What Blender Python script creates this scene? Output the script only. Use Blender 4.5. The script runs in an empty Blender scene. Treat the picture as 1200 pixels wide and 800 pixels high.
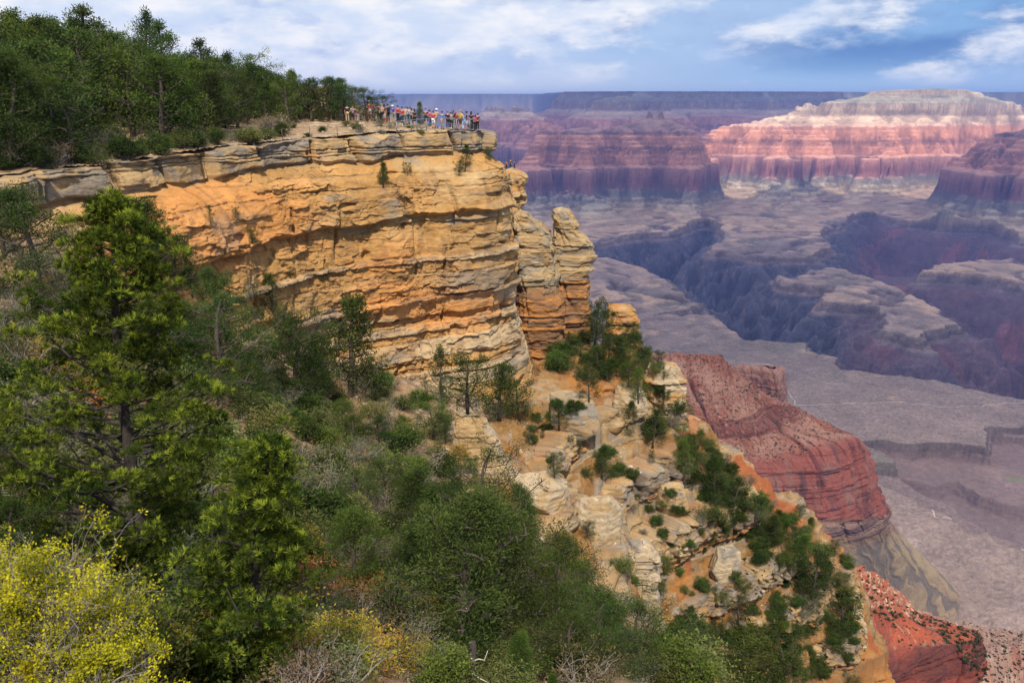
import bpy, bmesh, math, random
import numpy as np
from mathutils import Vector, Matrix

SC = bpy.context.scene
COL = SC.collection
R_ = math.radians
rng = np.random.default_rng(7)
random.seed(7)

# ------------------------------------------------------------------ camera geometry (metres, eye at the origin, +Y looks north)
FPX = 950.0
TH = R_(16.53)
CT, ST = math.cos(TH), math.sin(TH)


def ray(px, py):
    u = (px - 600.0) / FPX
    v = (400.0 - py) / FPX
    return np.array([u, CT + v * ST, -ST + v * CT])


def P(px, py, Y):
    """point of the place seen in that direction, Y metres to the north"""
    d = ray(px, py)
    return d * (Y / d[1])


def PZ(px, py, z):
    d = ray(px, py)
    return d * (z / d[2])


# ------------------------------------------------------------------ numpy noise
_pr = np.random.default_rng(11)
_PERM = np.concatenate([_pr.permutation(256)] * 3).astype(np.int32)
_g = _pr.normal(size=(256, 3)); _g /= np.linalg.norm(_g, axis=1)[:, None]
_G3 = _g.astype(np.float32)
_a = _pr.random(256) * 2 * np.pi
_G2 = np.stack([np.cos(_a), np.sin(_a)], 1).astype(np.float32)


def _fade(t):
    return t * t * t * (t * (t * 6 - 15) + 10)


def perlin2(x, y):
    x = np.asarray(x, np.float32); y = np.asarray(y, np.float32)
    xi = np.floor(x).astype(np.int32); yi = np.floor(y).astype(np.int32)
    fx = x - xi.astype(np.float32); fy = y - yi.astype(np.float32)
    xi &= 255; yi &= 255
    u, v = _fade(fx), _fade(fy)

    def g(dx, dy):
        h = _PERM[_PERM[xi + dx] + yi + dy] & 255
        gr = _G2[h]
        return gr[..., 0] * (fx - dx) + gr[..., 1] * (fy - dy)
    a = g(0, 0); b = g(1, 0); c = g(0, 1); d = g(1, 1)
    a += u * (b - a); c += u * (d - c)
    return (a + v * (c - a)) * 1.4


def perlin3(x, y, z):
    x = np.asarray(x, np.float32); y = np.asarray(y, np.float32); z = np.asarray(z, np.float32)
    xi = np.floor(x).astype(np.int32); yi = np.floor(y).astype(np.int32); zi = np.floor(z).astype(np.int32)
    fx = x - xi.astype(np.float32); fy = y - yi.astype(np.float32); fz = z - zi.astype(np.float32)
    xi &= 255; yi &= 255; zi &= 255
    u, v, w = _fade(fx), _fade(fy), _fade(fz)

    def g(dx, dy, dz):
        h = _PERM[_PERM[_PERM[xi + dx] + yi + dy] + zi + dz] & 255
        gr = _G3[h]
        return gr[..., 0] * (fx - dx) + gr[..., 1] * (fy - dy) + gr[..., 2] * (fz - dz)
    r = []
    for dz in (0, 1):
        a = g(0, 0, dz); b = g(1, 0, dz); c = g(0, 1, dz); d = g(1, 1, dz)
        a += u * (b - a); c += u * (d - c)
        r.append(a + v * (c - a))
    return (r[0] + w * (r[1] - r[0])) * 1.5


def fbm2(x, y, o=4, gain=.5, seed=0.0):
    s = 0; a = 1.0; t = 0
    for i in range(o):
        s = s + a * perlin2(x + seed + i * 17.3, y - seed * 1.7 + i * 9.1); t += a
        x = x * 2.03; y = y * 2.03; a *= gain
    return s / t * 1.3


def rid2(x, y, o=3, gain=.5, seed=0.0):
    """ridged noise 0..1, 1 on the creases"""
    s = 0; a = 1.0; t = 0
    for i in range(o):
        s = s + a * (1 - np.abs(perlin2(x + seed + i * 31.7, y + seed * .7 + i * 3.3)) * 1.6); t += a
        x = x * 2.1; y = y * 2.1; a *= gain
    return np.clip(s / t, 0, 1)


def fbm3(x, y, z, o=4, gain=.5, seed=0.0):
    s = 0; a = 1.0; t = 0
    for i in range(o):
        s = s + a * perlin3(x + seed + i * 17.3, y - seed + i * 9.1, z + seed * .5 + i * 5.7); t += a
        x = x * 2.03; y = y * 2.03; z = z * 2.03; a *= gain
    return s / t * 1.3


def hsh(a, b, c=0):
    h = np.sin(np.asarray(a, np.float64) * 127.1 + np.asarray(b, np.float64) * 311.7 + c * 74.7) * 43758.5453
    return h - np.floor(h)


def smooth(a, b, x):
    t = np.clip((x - a) / (b - a), 0, 1)
    return t * t * (3 - 2 * t)


def mix(a, b, t):
    t = np.asarray(t)[..., None]
    return np.asarray(a) * (1 - t) + np.asarray(b) * t


# ------------------------------------------------------------------ mesh building
def make_mesh(name, V, quads=None, tris=None, mats=(), midx=None, smooth_=True, attrs=None):
    V = np.asarray(V, np.float32).reshape(-1, 3)
    parts = []; tot = []
    if quads is not None and len(quads):
        q = np.asarray(quads, np.int32).reshape(-1, 4); parts.append(q.ravel()); tot.append(np.full(len(q), 4, np.int32))
    if tris is not None and len(tris):
        q = np.asarray(tris, np.int32).reshape(-1, 3); parts.append(q.ravel()); tot.append(np.full(len(q), 3, np.int32))
    loops = np.concatenate(parts); tot = np.concatenate(tot)
    st = np.concatenate([[0], np.cumsum(tot)[:-1]]).astype(np.int32)
    me = bpy.data.meshes.new(name)
    me.vertices.add(len(V)); me.vertices.foreach_set('co', V.ravel())
    me.loops.add(len(loops)); me.loops.foreach_set('vertex_index', loops)
    me.polygons.add(len(tot)); me.polygons.foreach_set('loop_start', st)
    try:
        me.polygons.foreach_set('loop_total', tot)
    except Exception:
        pass
    me.polygons.foreach_set('use_smooth', np.full(len(tot), bool(smooth_)))
    for m in mats:
        me.materials.append(m)
    if midx is not None:
        me.polygons.foreach_set('material_index', np.asarray(midx, np.int32))
    me.update(calc_edges=True)
    for k, a in (attrs or {}).items():
        a = np.asarray(a, np.float32)
        if a.ndim == 2:
            if a.shape[1] == 3:
                a = np.concatenate([a, np.ones((len(a), 1), np.float32)], 1)
            at = me.attributes.new(k, 'FLOAT_COLOR', 'POINT'); at.data.foreach_set('color', a.ravel())
        else:
            at = me.attributes.new(k, 'FLOAT', 'POINT'); at.data.foreach_set('value', a)
    me.validate()
    return me


def grid_quads(n, m):
    """n rows x m columns of vertices"""
    i = np.arange(n * m, dtype=np.int32).reshape(n, m)
    return np.stack([i[:-1, :-1], i[:-1, 1:], i[1:, 1:], i[1:, :-1]], -1).reshape(-1, 4)


def link(name, me, parent=None):
    o = bpy.data.objects.new(name, me); COL.objects.link(o)
    if parent is not None:
        o.parent = parent
    return o


def tag(o, label=None, cat=None, group=None, kind=None):
    if label: o['label'] = label
    if cat: o['category'] = cat
    if group: o['group'] = group
    if kind: o['kind'] = kind
    return o


def empty(name, loc=(0, 0, 0)):
    o = bpy.data.objects.new(name, None); COL.objects.link(o); o.location = loc
    o.empty_display_size = .2
    return o


class MB:
    """collects tubes, blobs and leaf faces, then links them as one mesh"""

    def __init__(s):
        s.V = []; s.Q = []; s.T = []; s.A = []; s.n = 0

    def add(s, V, Q=None, T=None, a=None):
        V = np.asarray(V, np.float32).reshape(-1, 3)
        s.V.append(V)
        if Q is not None and len(Q): s.Q.append(np.asarray(Q, np.int32) + s.n)
        if T is not None and len(T): s.T.append(np.asarray(T, np.int32) + s.n)
        s.A.append(np.full(len(V), .5, np.float32) if a is None else np.broadcast_to(np.asarray(a, np.float32), (len(V),)))
        s.n += len(V)

    def tube(s, pts, rad, k=6, a=None, cap=True):
        pts = np.asarray(pts, float); n = len(pts)
        rad = np.broadcast_to(np.asarray(rad, float), (n,))
        t = np.gradient(pts, axis=0); t /= np.linalg.norm(t, axis=1)[:, None] + 1e-9
        ref = np.array([0, 0, 1.0]) if abs(t[0][2]) < .9 else np.array([1.0, 0, 0])
        u = np.cross(t, ref); u /= np.linalg.norm(u, axis=1)[:, None] + 1e-9
        w = np.cross(t, u)
        th = np.arange(k) * 2 * np.pi / k
        V = pts[:, None] + rad[:, None, None] * (np.cos(th)[None, :, None] * u[:, None] + np.sin(th)[None, :, None] * w[:, None])
        i = np.arange(n * k).reshape(n, k); j = np.roll(i, -1, 1)
        Q = np.stack([i[:-1], j[:-1], j[1:], i[1:]], -1).reshape(-1, 4)
        V = V.reshape(-1, 3); T = []
        if cap:
            V = np.concatenate([V, pts[:1], pts[-1:]]); c = n * k
            T = [(c, (m + 1) % k, m) for m in range(k)] + [(c + 1, (n - 1) * k + m, (n - 1) * k + (m + 1) % k) for m in range(k)]
        s.add(V, Q, T, a)

    def leaves(s, C, A, B, a):
        """rhombs: centres C, half length vectors A, half width vectors B"""
        n = len(C)
        V = np.stack([C - A, C + B, C + A, C - B], 1).reshape(-1, 3)
        Q = np.arange(n * 4).reshape(n, 4)
        s.add(V, Q, None, np.repeat(a, 4))

    def box(s, c, h, a=None, rz=0):
        c = np.asarray(c, float); h = np.asarray(h, float)
        v = np.array([(x, y, z) for z in (-1, 1) for y in (-1, 1) for x in (-1, 1)], float) * h
        ca, sa = math.cos(rz), math.sin(rz)
        v = np.stack([v[:, 0] * ca - v[:, 1] * sa, v[:, 0] * sa + v[:, 1] * ca, v[:, 2]], 1) + c
        s.add(v, [(0, 2, 3, 1), (4, 5, 7, 6), (0, 1, 5, 4), (2, 6, 7, 3), (0, 4, 6, 2), (1, 3, 7, 5)], None, a)

    def mesh(s, name, mat, smooth_=True):
        return make_mesh(name, np.concatenate(s.V), np.concatenate(s.Q) if s.Q else None, np.concatenate(s.T) if s.T else None,
                         (mat,), None, smooth_, {'tint': np.concatenate(s.A)})


# ------------------------------------------------------------------ materials
def nt_new(name):
    m = bpy.data.materials.new(name); m.use_nodes = True
    nt = m.node_tree; nt.nodes.clear()
    return m, nt, nt.nodes, nt.links


def rock_mat(name, bumps, var=((3.0, .35), (25.0, .3)), dist=.05, rough=.92, ztex=1.0):
    """vertex-painted rock: base colour attribute Col, varied by fine noise, bumped"""
    m, nt, N, L = nt_new(name)
    out = N.new('ShaderNodeOutputMaterial'); b = N.new('ShaderNodeBsdfPrincipled')
    b.inputs['Roughness'].default_value = rough
    b.inputs['Specular IOR Level'].default_value = .15
    L.new(b.outputs[0], out.inputs[0])
    at = N.new('ShaderNodeAttribute'); at.attribute_name = 'Col'
    geo = N.new('ShaderNodeNewGeometry')
    mp = N.new('ShaderNodeMapping'); mp.inputs['Scale'].default_value = (1, 1, ztex)
    L.new(geo.outputs['Position'], mp.inputs['Vector'])
    c = at.outputs['Color']
    for sc, am in var:
        n = N.new('ShaderNodeTexNoise'); n.inputs['Scale'].default_value = sc; n.inputs['Detail'].default_value = 5
        n.inputs['Roughness'].default_value = .65
        L.new(mp.outputs[0], n.inputs['Vector'])
        r = N.new('ShaderNodeMapRange'); r.inputs[1].default_value = .3; r.inputs[2].default_value = .7
        r.inputs[3].default_value = 1 - am; r.inputs[4].default_value = 1 + am
        L.new(n.outputs[0], r.inputs[0])
        v = N.new('ShaderNodeVectorMath'); v.operation = 'SCALE'
        L.new(c, v.inputs[0]); L.new(r.outputs[0], v.inputs['Scale'])
        c = v.outputs[0]
    L.new(c, b.inputs['Base Color'])
    prev = None
    for sc, st, d in bumps:
        n = N.new('ShaderNodeTexNoise'); n.inputs['Scale'].default_value = sc; n.inputs['Detail'].default_value = 8
        n.inputs['Roughness'].default_value = .65
        L.new(mp.outputs[0], n.inputs['Vector'])
        bp = N.new('ShaderNodeBump'); bp.inputs['Strength'].default_value = st; bp.inputs['Distance'].default_value = d
        L.new(n.outputs[0], bp.inputs['Height'])
        if prev: L.new(prev, bp.inputs['Normal'])
        prev = bp.outputs[0]
    if prev: L.new(prev, b.inputs['Normal'])
    return m


def leaf_mat(name, dark, light, trans=.3, hue=.03, val=.35):
    m, nt, N, L = nt_new(name)
    out = N.new('ShaderNodeOutputMaterial')
    at = N.new('ShaderNodeAttribute'); at.attribute_name = 'tint'
    rp = N.new('ShaderNodeValToRGB')
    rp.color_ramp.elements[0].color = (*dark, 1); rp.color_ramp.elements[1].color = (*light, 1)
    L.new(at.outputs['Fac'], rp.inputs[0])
    oi = N.new('ShaderNodeObjectInfo')
    hs = N.new('ShaderNodeHueSaturation')
    r1 = N.new('ShaderNodeMapRange'); r1.inputs[3].default_value = .5 - hue; r1.inputs[4].default_value = .5 + hue
    r2 = N.new('ShaderNodeMapRange'); r2.inputs[3].default_value = 1 - val; r2.inputs[4].default_value = 1 + val
    L.new(oi.outputs['Random'], r1.inputs[0])
    ml = N.new('ShaderNodeMath'); ml.operation = 'MULTIPLY'; ml.inputs[1].default_value = 7.31
    fr = N.new('ShaderNodeMath'); fr.operation = 'FRACT'
    L.new(oi.outputs['Random'], ml.inputs[0]); L.new(ml.outputs[0], fr.inputs[0]); L.new(fr.outputs[0], r2.inputs[0])
    L.new(rp.outputs[0], hs.inputs['Color']); L.new(r1.outputs[0], hs.inputs['Hue']); L.new(r2.outputs[0], hs.inputs['Value'])
    d = N.new('ShaderNodeBsdfDiffuse'); t = N.new('ShaderNodeBsdfTranslucent'); mx = N.new('ShaderNodeMixShader')
    mx.inputs[0].default_value = trans
    L.new(hs.outputs[0], d.inputs[0]); L.new(hs.outputs[0], t.inputs[0])
    L.new(d.outputs[0], mx.inputs[1]); L.new(t.outputs[0], mx.inputs[2]); L.new(mx.outputs[0], out.inputs[0])
    return m


def plain_mat(name, col, rough=.8, noise=0, scale=20, metal=0):
    m, nt, N, L = nt_new(name)
    out = N.new('ShaderNodeOutputMaterial'); b = N.new('ShaderNodeBsdfPrincipled')
    b.inputs['Roughness'].default_value = rough; b.inputs['Metallic'].default_value = metal
    b.inputs['Base Color'].default_value = (*col, 1)
    L.new(b.outputs[0], out.inputs[0])
    if noise:
        n = N.new('ShaderNodeTexNoise'); n.inputs['Scale'].default_value = scale; n.inputs['Detail'].default_value = 5
        tc = N.new('ShaderNodeTexCoord'); L.new(tc.outputs['Object'], n.inputs['Vector'])
        r = N.new('ShaderNodeMapRange'); r.inputs[1].default_value = .3; r.inputs[2].default_value = .7
        r.inputs[3].default_value = 1 - noise; r.inputs[4].default_value = 1 + noise
        L.new(n.outputs[0], r.inputs[0])
        v = N.new('ShaderNodeVectorMath'); v.operation = 'SCALE'; v.inputs[0].default_value = col
        L.new(r.outputs[0], v.inputs['Scale']); L.new(v.outputs[0], b.inputs['Base Color'])
    return m
# ================================================================== the far canyon: one terrain sheet out to the horizon
U_ = [0, 40, 160, 200, 330, 500]
Z_ = [130, 50, -30, -150, -215, -280]
u0, z0 = 500., -280.
for k in range(7):                                   # Supai ledges
    U_ += [u0 + 8, u0 + 58]; Z_ += [z0 - 24 - 8 * (k % 3 == 1), z0 - 40]; u0 += 58; z0 -= 40
U_ += [1010, 1050, 1100, 1180, 1195, 1320, 1335, 1560, 1950, 2300, 9000, 60000]
Z_ += [-572, -582, -752, -790, -815, -850, -868, -910, -942, -950, -962, -975]

RIDGES = [  # seen column, metres north, distance-offset down the profile
    [(840, 9300, 520), (872, 9350, 330), (905, 9450, 180), (950, 9500, 140), (985, 9550, 15), (1050, 9600, 0), (1110, 9650, 0)],
    [(1050, 9600, 0), (1060, 9150, 330), (1070, 8900, 480)],
    [(1110, 9650, 0), (1150, 9750, 110), (1187, 9850, 235), (1240, 10100, 500)],
    [(950, 9500, 140), (940, 9050, 420), (945, 8850, 700)],
    [(905, 9450, 180), (890, 9000, 560), (895, 8800, 900)],
    [(590, 8000, 700), (628, 7850, 505), (655, 7900, 480), (690, 7950, 440), (742, 7980, 330), (758, 8000, 180), (766, 8000, 180), (782, 8000, 330), (808, 8050, 455), (850, 8250, 780)],
    [(690, 7950, 440), (680, 7500, 690), (690, 7200, 960)],
    [(808, 8050, 455), (800, 7700, 700), (835, 7650, 930)],
    [(628, 7850, 505), (600, 7300, 800), (570, 7000, 960)],
    [(1060, 7500, 960), (1110, 7350, 800), (1150, 7250, 560), (1200, 7200, 230), (1260, 7200, 60), (1400, 7300, 0)],
    [(1150, 7250, 560), (1140, 6950, 800), (1120, 6700, 1000)],
    [(573, 12000, 188), (617, 12000, 188)], [(617, 12000, 188), (650, 11500, 600)],
    [(634, 10500, 500), (648, 10500, 420), (665, 10300, 520)],
    [(688, 12600, 170), (718, 12600, 40), (735, 13500, 60), (740, 14400, 0)],
    [(660, 15200, 0), (740, 14400, 0), (850, 14600, 0), (960, 15300, 0)],
    [(740, 14400, 0), (770, 13000, 120)], [(880, 14600, 0), (890, 13300, 160), (900, 12600, 500)],
    [(1190, 13500, 0), (1350, 13000, 0)],
]
GORGE = [(560, 300), (695, 300), (715, 300), (750, 313), (783, 324), (788, 333), (775, 338), (805, 343), (818, 352), (800, 361), (762, 365), (830, 367), (852, 379), (868, 393),
         (920, 398), (945, 400), (945, 411), (978, 416), (983, 430), (1050, 437), (1100, 445), (1150, 455), (1200, 462), (1320, 482),
         (1320, 350), (1200, 331), (1150, 323), (1110, 320), (1075, 320), (1110, 309), (1135, 303), (1320, 300), (1320, 290), (1200, 279), (1170, 266), (1100, 263),
         (1060, 257), (1020, 247), (1000, 250), (985, 258), (960, 270), (970, 288), (955, 297), (890, 297), (870, 293), (832, 290), (852, 274), (846, 264),
         (830, 257), (806, 263), (790, 270), (735, 273), (700, 281), (560, 288)]
TONGUE = [(918, 318), (950, 312), (985, 313), (1025, 325), (1060, 340), (1095, 358), (1128, 378), (1085, 383), (1083, 394), (1036, 385), (1036, 366), (1030, 355),
          (963, 352), (975, 332), (917, 328)]
GULCH = [(1000, 508), (1035, 505), (1060, 509), (1080, 512), (1130, 515), (1165, 521), (1172, 500), (1210, 491), (1350, 480), (1350, 640), (1180, 610), (1120, 575), (1060, 545), (1020, 525)]
LEDGE = [(1005, 540), (1050, 536), (1100, 541), (1118, 536), (1150, 548), (1175, 560), (1350, 570), (1350, 660), (1180, 630), (1090, 590), (1030, 560)]


def poly_sd(x, y, poly):
    """signed distance, positive inside"""
    p = np.array(poly); q = np.roll(p, -1, 0)
    d2 = np.full(x.shape, 1e18); ins = np.zeros(x.shape, bool)
    for (ax, ay), (bx, by) in zip(p, q):
        ex, ey = bx - ax, by - ay
        t = np.clip(((x - ax) * ex + (y - ay) * ey) / (ex * ex + ey * ey + 1e-9), 0, 1)
        d2 = np.minimum(d2, (x - ax - t * ex) ** 2 + (y - ay - t * ey) ** 2)
        c = ((ay > y) != (by > y)) & (x < ex * (y - ay) / (by - ay + 1e-12) + ax)
        ins ^= c
    d = np.sqrt(d2)
    return np.where(ins, d, -d)


def far_canyon():
    rr = [130.0]
    for a, b, n in ((130, 1000, 50), (1000, 2000, 150), (2000, 6200, 560), (6200, 10500, 560), (10500, 17000, 260), (17000, 26000, 50), (26000, 60000, 8)):
        rr += list(np.geomspace(a, b, n + 1)[1:])
    rr = np.array(rr)
    az = np.radians(np.linspace(-24, 47, 1060))
    r, A = np.meshgrid(rr, az, indexing='ij')
    x = r * np.sin(A); y = r * np.cos(A)
    sh = x.shape
    w1x = fbm2(x / 900, y / 900, 4, seed=3.1); w1y = fbm2(x / 900, y / 900, 4, seed=8.7)
    # --- buttes and rims
    u = np.full(sh, 1e9)
    wx = x + 160 * w1x; wy = y + 160 * w1y
    for rd in RIDGES:
        q = [((px - 600) / FPX * Y * 1.02, Y, o) for px, Y, o in rd]
        for (ax, ay, ao), (bx, by, bo) in zip(q[:-1], q[1:]):
            ex, ey = bx - ax, by - ay
            t = np.clip(((wx - ax) * ex + (wy - ay) * ey) / (ex * ex + ey * ey), 0, 1)
            dd = np.hypot(wx - ax - t * ex, wy - ay - t * ey)
            u = np.minimum(u, np.maximum(dd - 40, 0) + ao + (bo - ao) * t)
    yrim = 16300 + 6500 * smooth(.07, .02, x / y) + 1300 * fbm2(x / 3000, y * 0, 3, seed=5)
    unr = (yrim - y) * .75 + 900 * fbm2(x / 2200, y / 2200, 3, seed=2)
    u = np.minimum(u, np.maximum(unr, 0))
    crest = u
    rg = rid2(x / 520, y / 520, 4, .55, 4.2)
    rg2 = rid2(x / 150, y / 150, 3, .6, 9.2)
    # side canyons that part the buttes
    for pl, wd, am in (([(836, 5600), (858, 7400), (852, 8350)], 260, 950), ([(1000, 6300), (1035, 7600), (1068, 8500), (1150, 9200), (1300, 9600)], 260, 800), ([(540, 6800), (596, 9000), (650, 10000), (720, 10800)], 300, 800), ([(735, 5900), (742, 7100)], 200, 500), ([(960, 7600), (985, 8800)], 150, 450)):
        q = [((px - 600) / FPX * Y * 1.02, Y) for px, Y in pl]; dd = np.full(sh, 1e9)
        for (ax, ay), (bx, by) in zip(q[:-1], q[1:]):
            ex, ey = bx - ax, by - ay; t = np.clip(((wx - ax) * ex + (wy - ay) * ey) / (ex * ex + ey * ey), 0, 1)
            dd = np.minimum(dd, np.hypot(wx - ax - t * ex, wy - ay - t * ey))
        u = u + am * np.exp(-(dd / wd) ** 2)
    grow = smooth(60, 900, u)
    rg0 = rid2(x / 1250 + .2 * w1y, y / 1250, 2, .5, 17.)
    nearb = smooth(6000, 6800, y + 1.2 * np.maximum(x, 0))
    u = u + grow * (1100 * np.maximum(rg0 - .60, -.06) + 620 * np.maximum(rg - .58, -.08) + 26 * (rg2 - .6)) + smooth(8, 90, u) * (28 * (rg2 - .6) + 70 * np.maximum(rg - .62, 0))
    u = np.where(y < 6500, np.maximum(u, 900), u)
    z = np.interp(np.maximum(u, 0), U_, Z_)
    z += np.clip((y - 9500) * .004, -5, 40) + 3 * fbm2(x / 60, y / 60, 3, seed=1)
    z += np.where(u < 3, 4 * fbm2(x / 300, y / 300, 3), 0)
    # --- Tonto bench: shallow drainages
    bench = smooth(1500, 2300, u)
    far_b = smooth(2800, 4200, y)
    z -= bench * (far_b * 70 * smooth(.66, .99, rid2(x / 1100 + .3 * w1x, y / 1100, 3, .5, 21)) ** 1.5 + (6 + 16 * far_b) * smooth(.6, 1, rid2(x / 300, y / 300, 3, .5, 5)))
    z += bench * (1.6 * fbm2(x / 22, y / 22, 3, seed=19) - 5 * smooth(.82, .98, rid2(x / 130, y / 130, 3, .5, 15)))
    z += bench * far_b * 30 * np.maximum(w1y, 0)
    # --- inner gorge
    gx = x + 45 * fbm2(x / 260, y / 260, 4, seed=14) + 26 * fbm2(x / 75, y / 75, 3, seed=4); gy = y + 60 * fbm2(x / 260, y / 260, 4, seed=33)
    to = lambda pl, zz=-950: [tuple(PZ(a, b, zz)[:2]) for a, b in pl]
    d = np.minimum(poly_sd(gx, gy, to(GORGE)), -poly_sd(gx, gy, to(TONGUE)))
    spur = rid2(x / 330 + .3 * w1x, y / 330, 3, .55, 12.)
    sp2 = rid2(x / 90, y / 90, 3, .6, 2.)
    dw = d - smooth(20, 160, d) * (230 * (spur - .55) + 60 * (sp2 - .6))
    dd = np.maximum(np.maximum(dw, .35 * d) - 50, 0)
    cut = np.interp(d, [0, 8, 18, 24, 34, 60], [0, 26, 32, 50, 58, 70]) + dd * 1.05 + 12 * smooth(40, 90, d) * fbm2(x / 30, y / 30, 2, seed=8)
    cut = np.minimum(cut, 390 + 30 * w1x)
    ingorge = (d > 0) & (y > 1500) & (u > 900)
    zc = np.where(ingorge, -950 - cut, z)
    z = np.minimum(z, zc)
    for pl, dep in ((GULCH, 55), (LEDGE, 38)):
        d3 = poly_sd(gx, gy, to(pl))
        c3 = np.interp(d3, [0, 3, 11, 14, 24, 120], [0, .38, .45, .8, .85, 1.0]) * dep
        far_in = smooth(0, 200, np.where(d3 > 0, y, 0) - 0)
        z = z - np.where(d3 > 0, c3, 0)
        if dep == 55: dgul = d3
        else: dled = d3
    # --- south side, mostly hidden behind the rim the camera stands on
    zs = np.interp(r, [130, 300, 700, 1150, 1400], [-125, -330, -680, -950, -1100]) + 30 * fbm2(x / 150, y / 150, 3, seed=40)
    z = np.where(r < 1500, np.maximum(z, np.where(r < 1250, zs, -2000)), z)
    # --- colours by formation
    nz = 5 * fbm2(x / 200, y / 200, 3, seed=6)
    zz = z + nz - np.clip((y - 9500) * .004, -5, 40)
    gxr, gyr = np.gradient(z, axis=0) / np.gradient(r, axis=0), np.gradient(z, axis=1) / (r * (az[1] - az[0]))
    slope = np.hypot(gxr, gyr)
    steep = smooth(.55, 1.3, slope)
    n1 = fbm2(x / 120, y / 120, 4, seed=51); n2 = fbm2(x / 30, y / 30, 3, seed=52)
    stops = [(-2000, (.065, .06, .07)), (-1300, (.065, .06, .07)), (-1016, (.085, .075, .08)), (-1004, (.19, .13, .105)), (-955, (.24, .17, .125)), (-949, (.42, .265, .16)), (-905, (.34, .24, .14)),
             (-800, (.24, .205, .145)), (-765, (.24, .17, .13)), (-752, (.29, .115, .085)), (-600, (.32, .13, .095)), (-585, (.33, .18, .13)), (-560, (.50, .21, .115)),
             (-290, (.54, .235, .12)), (-262, (.46, .25, .17)), (-240, (.42, .28, .17)), (-150, (.43, .30, .19)), (-35, (.45, .33, .215)), (-20, (.33, .28, .19)), (45, (.33, .28, .19)), (55, (.38, .29, .19)), (120, (.32, .25, .165)), (128, (.12, .14, .08)), (400, (.12, .14, .08))]
    zsn = np.array([s[0] for s in stops]); cs = np.array([s[1] for s in stops])
    col = np.stack([np.interp(zz, zsn, cs[:, i]) for i in range(3)], -1)
    # thin beds: dark and pale bands following the strata
    band = .45 * hsh(np.floor((zz + 2 * n2) / 13.), 4.) + .55 * hsh(np.floor((zz + 4 * n1) / 34.), 9.) - .5
    col *= (1 + .85 * band * (zz > -940) * smooth(2500, 5000, y))[..., None]
    dull = smooth(8650, 8350, y) * (zz > -300)  # nearer butte browned over its cream, cloud shade put into the colour
    col = mix(col, np.array([.27, .15, .11]) * (1 + .3 * band[..., None]), dull * .85)
    # supai: alternating ledges
    sup = ((zz < -275) & (zz > -575))
    talus = np.array([.40, .21, .145])
    col = mix(col, talus, np.where(sup, .55 * (1 - steep), 0))
    # cliffs a little darker stained, slopes dusted
    stn = fbm2((x + .4 * y) / 70, z / 60, 3, seed=58); col *= (1.12 - (.36 + .12 * smooth(-.05, .25, stn)) * smooth(.6, 1.5, slope) * (zz > -1000))[..., None]
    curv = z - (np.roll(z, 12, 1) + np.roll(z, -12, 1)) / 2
    col *= (1 + .22 * np.clip(curv / 12, -1, 1) * (y > 3000) * (y < 12000))[..., None]  # paler on ridges, darker in hollows
    col *= (1 + .16 * n1 + .10 * n2)[..., None]
    # trees on the high cream slopes
    green = ((zz > -140) & (zz < 125)) * (1 - steep) * smooth(-.1, .4, n2 + .3 * n1)
    col = mix(col, np.array([.16, .17, .09]), .6 * green)
    col = mix(col, np.array([.09, .10, .085]) * (1 + .8 * band[..., None]), .75 * smooth(15300, 16500, y))  # far rim darkened in colour so the distance reads as blue haze
    # gorge: pale dykes down the schist, red shale in the eastern arm
    gor = smooth(-1006, -1020, zz) * ingorge
    streak = smooth(.90, .985, rid2((x * .8 + y * .6) / 170, (y * .8 - x * .6) / 520, 2, .5, 61))
    streak = np.maximum(streak * .7, smooth(.80, .95, sp2 + .1 * n2) * .55)
    col = mix(col, np.array([.25, .185, .155]), gor * streak)
    east = smooth(.40, .46, x / y + .012 * n1) * smooth(3050, 3300, y + 500 * (x / y - .45)) * gor
    col = mix(col, np.array([.19, .11, .105]), east * .85)
    redp = east * smooth(.15, .55, fbm2(x / 330, y / 330, 2, seed=71))
    col = mix(col, np.array([.36, .13, .11]), redp * .55)
    # bench: patches, washes, a green spring
    scr = fbm2(x / 9, y / 9, 2, seed=97); col *= (1 + bench * .35 * scr * smooth(5500, 2500, y))[..., None]
    bn = bench * (zz > -985) * (~ingorge)
    wash = smooth(.90, .98, rid2(x / 420 + .5 * w1x, y / 420, 3, .5, 81))
    col = mix(col, np.array([.37, .29, .21]), bn * wash * .6)
    col = mix(col, np.array([.17, .155, .10]), bn * smooth(.1, .6, fbm2(x / 500, y / 500, 3, seed=91)) * .55)
    dots = smooth(.45, .7, fbm2(x / 14, y / 14, 2, seed=95))
    col = mix(col, np.array([.08, .08, .045]), bn * dots * .6 * smooth(4200, 2500, y))
    low = smooth(0, 20, dgul) * (y < 2300)
    col = mix(col, np.array([.27, .17, .125]), low * .6)
    sp = PZ(1190, 556, -1000)
    spring = np.exp(-((x - sp[0]) ** 2 / 30 ** 2 + (y - sp[1]) ** 2 / 10 ** 2)); spring = smooth(.3, .9, spring * (1 + 1.5 * n2)) * .7
    col = mix(col, np.array([.10, .20, .04]), spring)
    V = np.stack([x, y, z], -1)
    mat = rock_mat('canyon_rock', ((.02, .7, 14), (.12, .7, 3.)), var=((.008, .16), (.05, .2), (.3, .25)), ztex=2.5)
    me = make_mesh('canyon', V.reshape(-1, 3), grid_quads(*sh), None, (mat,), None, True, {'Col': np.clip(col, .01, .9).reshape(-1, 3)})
    o = link('canyon_terrain', me); tag(o, kind='structure')
    return o


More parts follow.
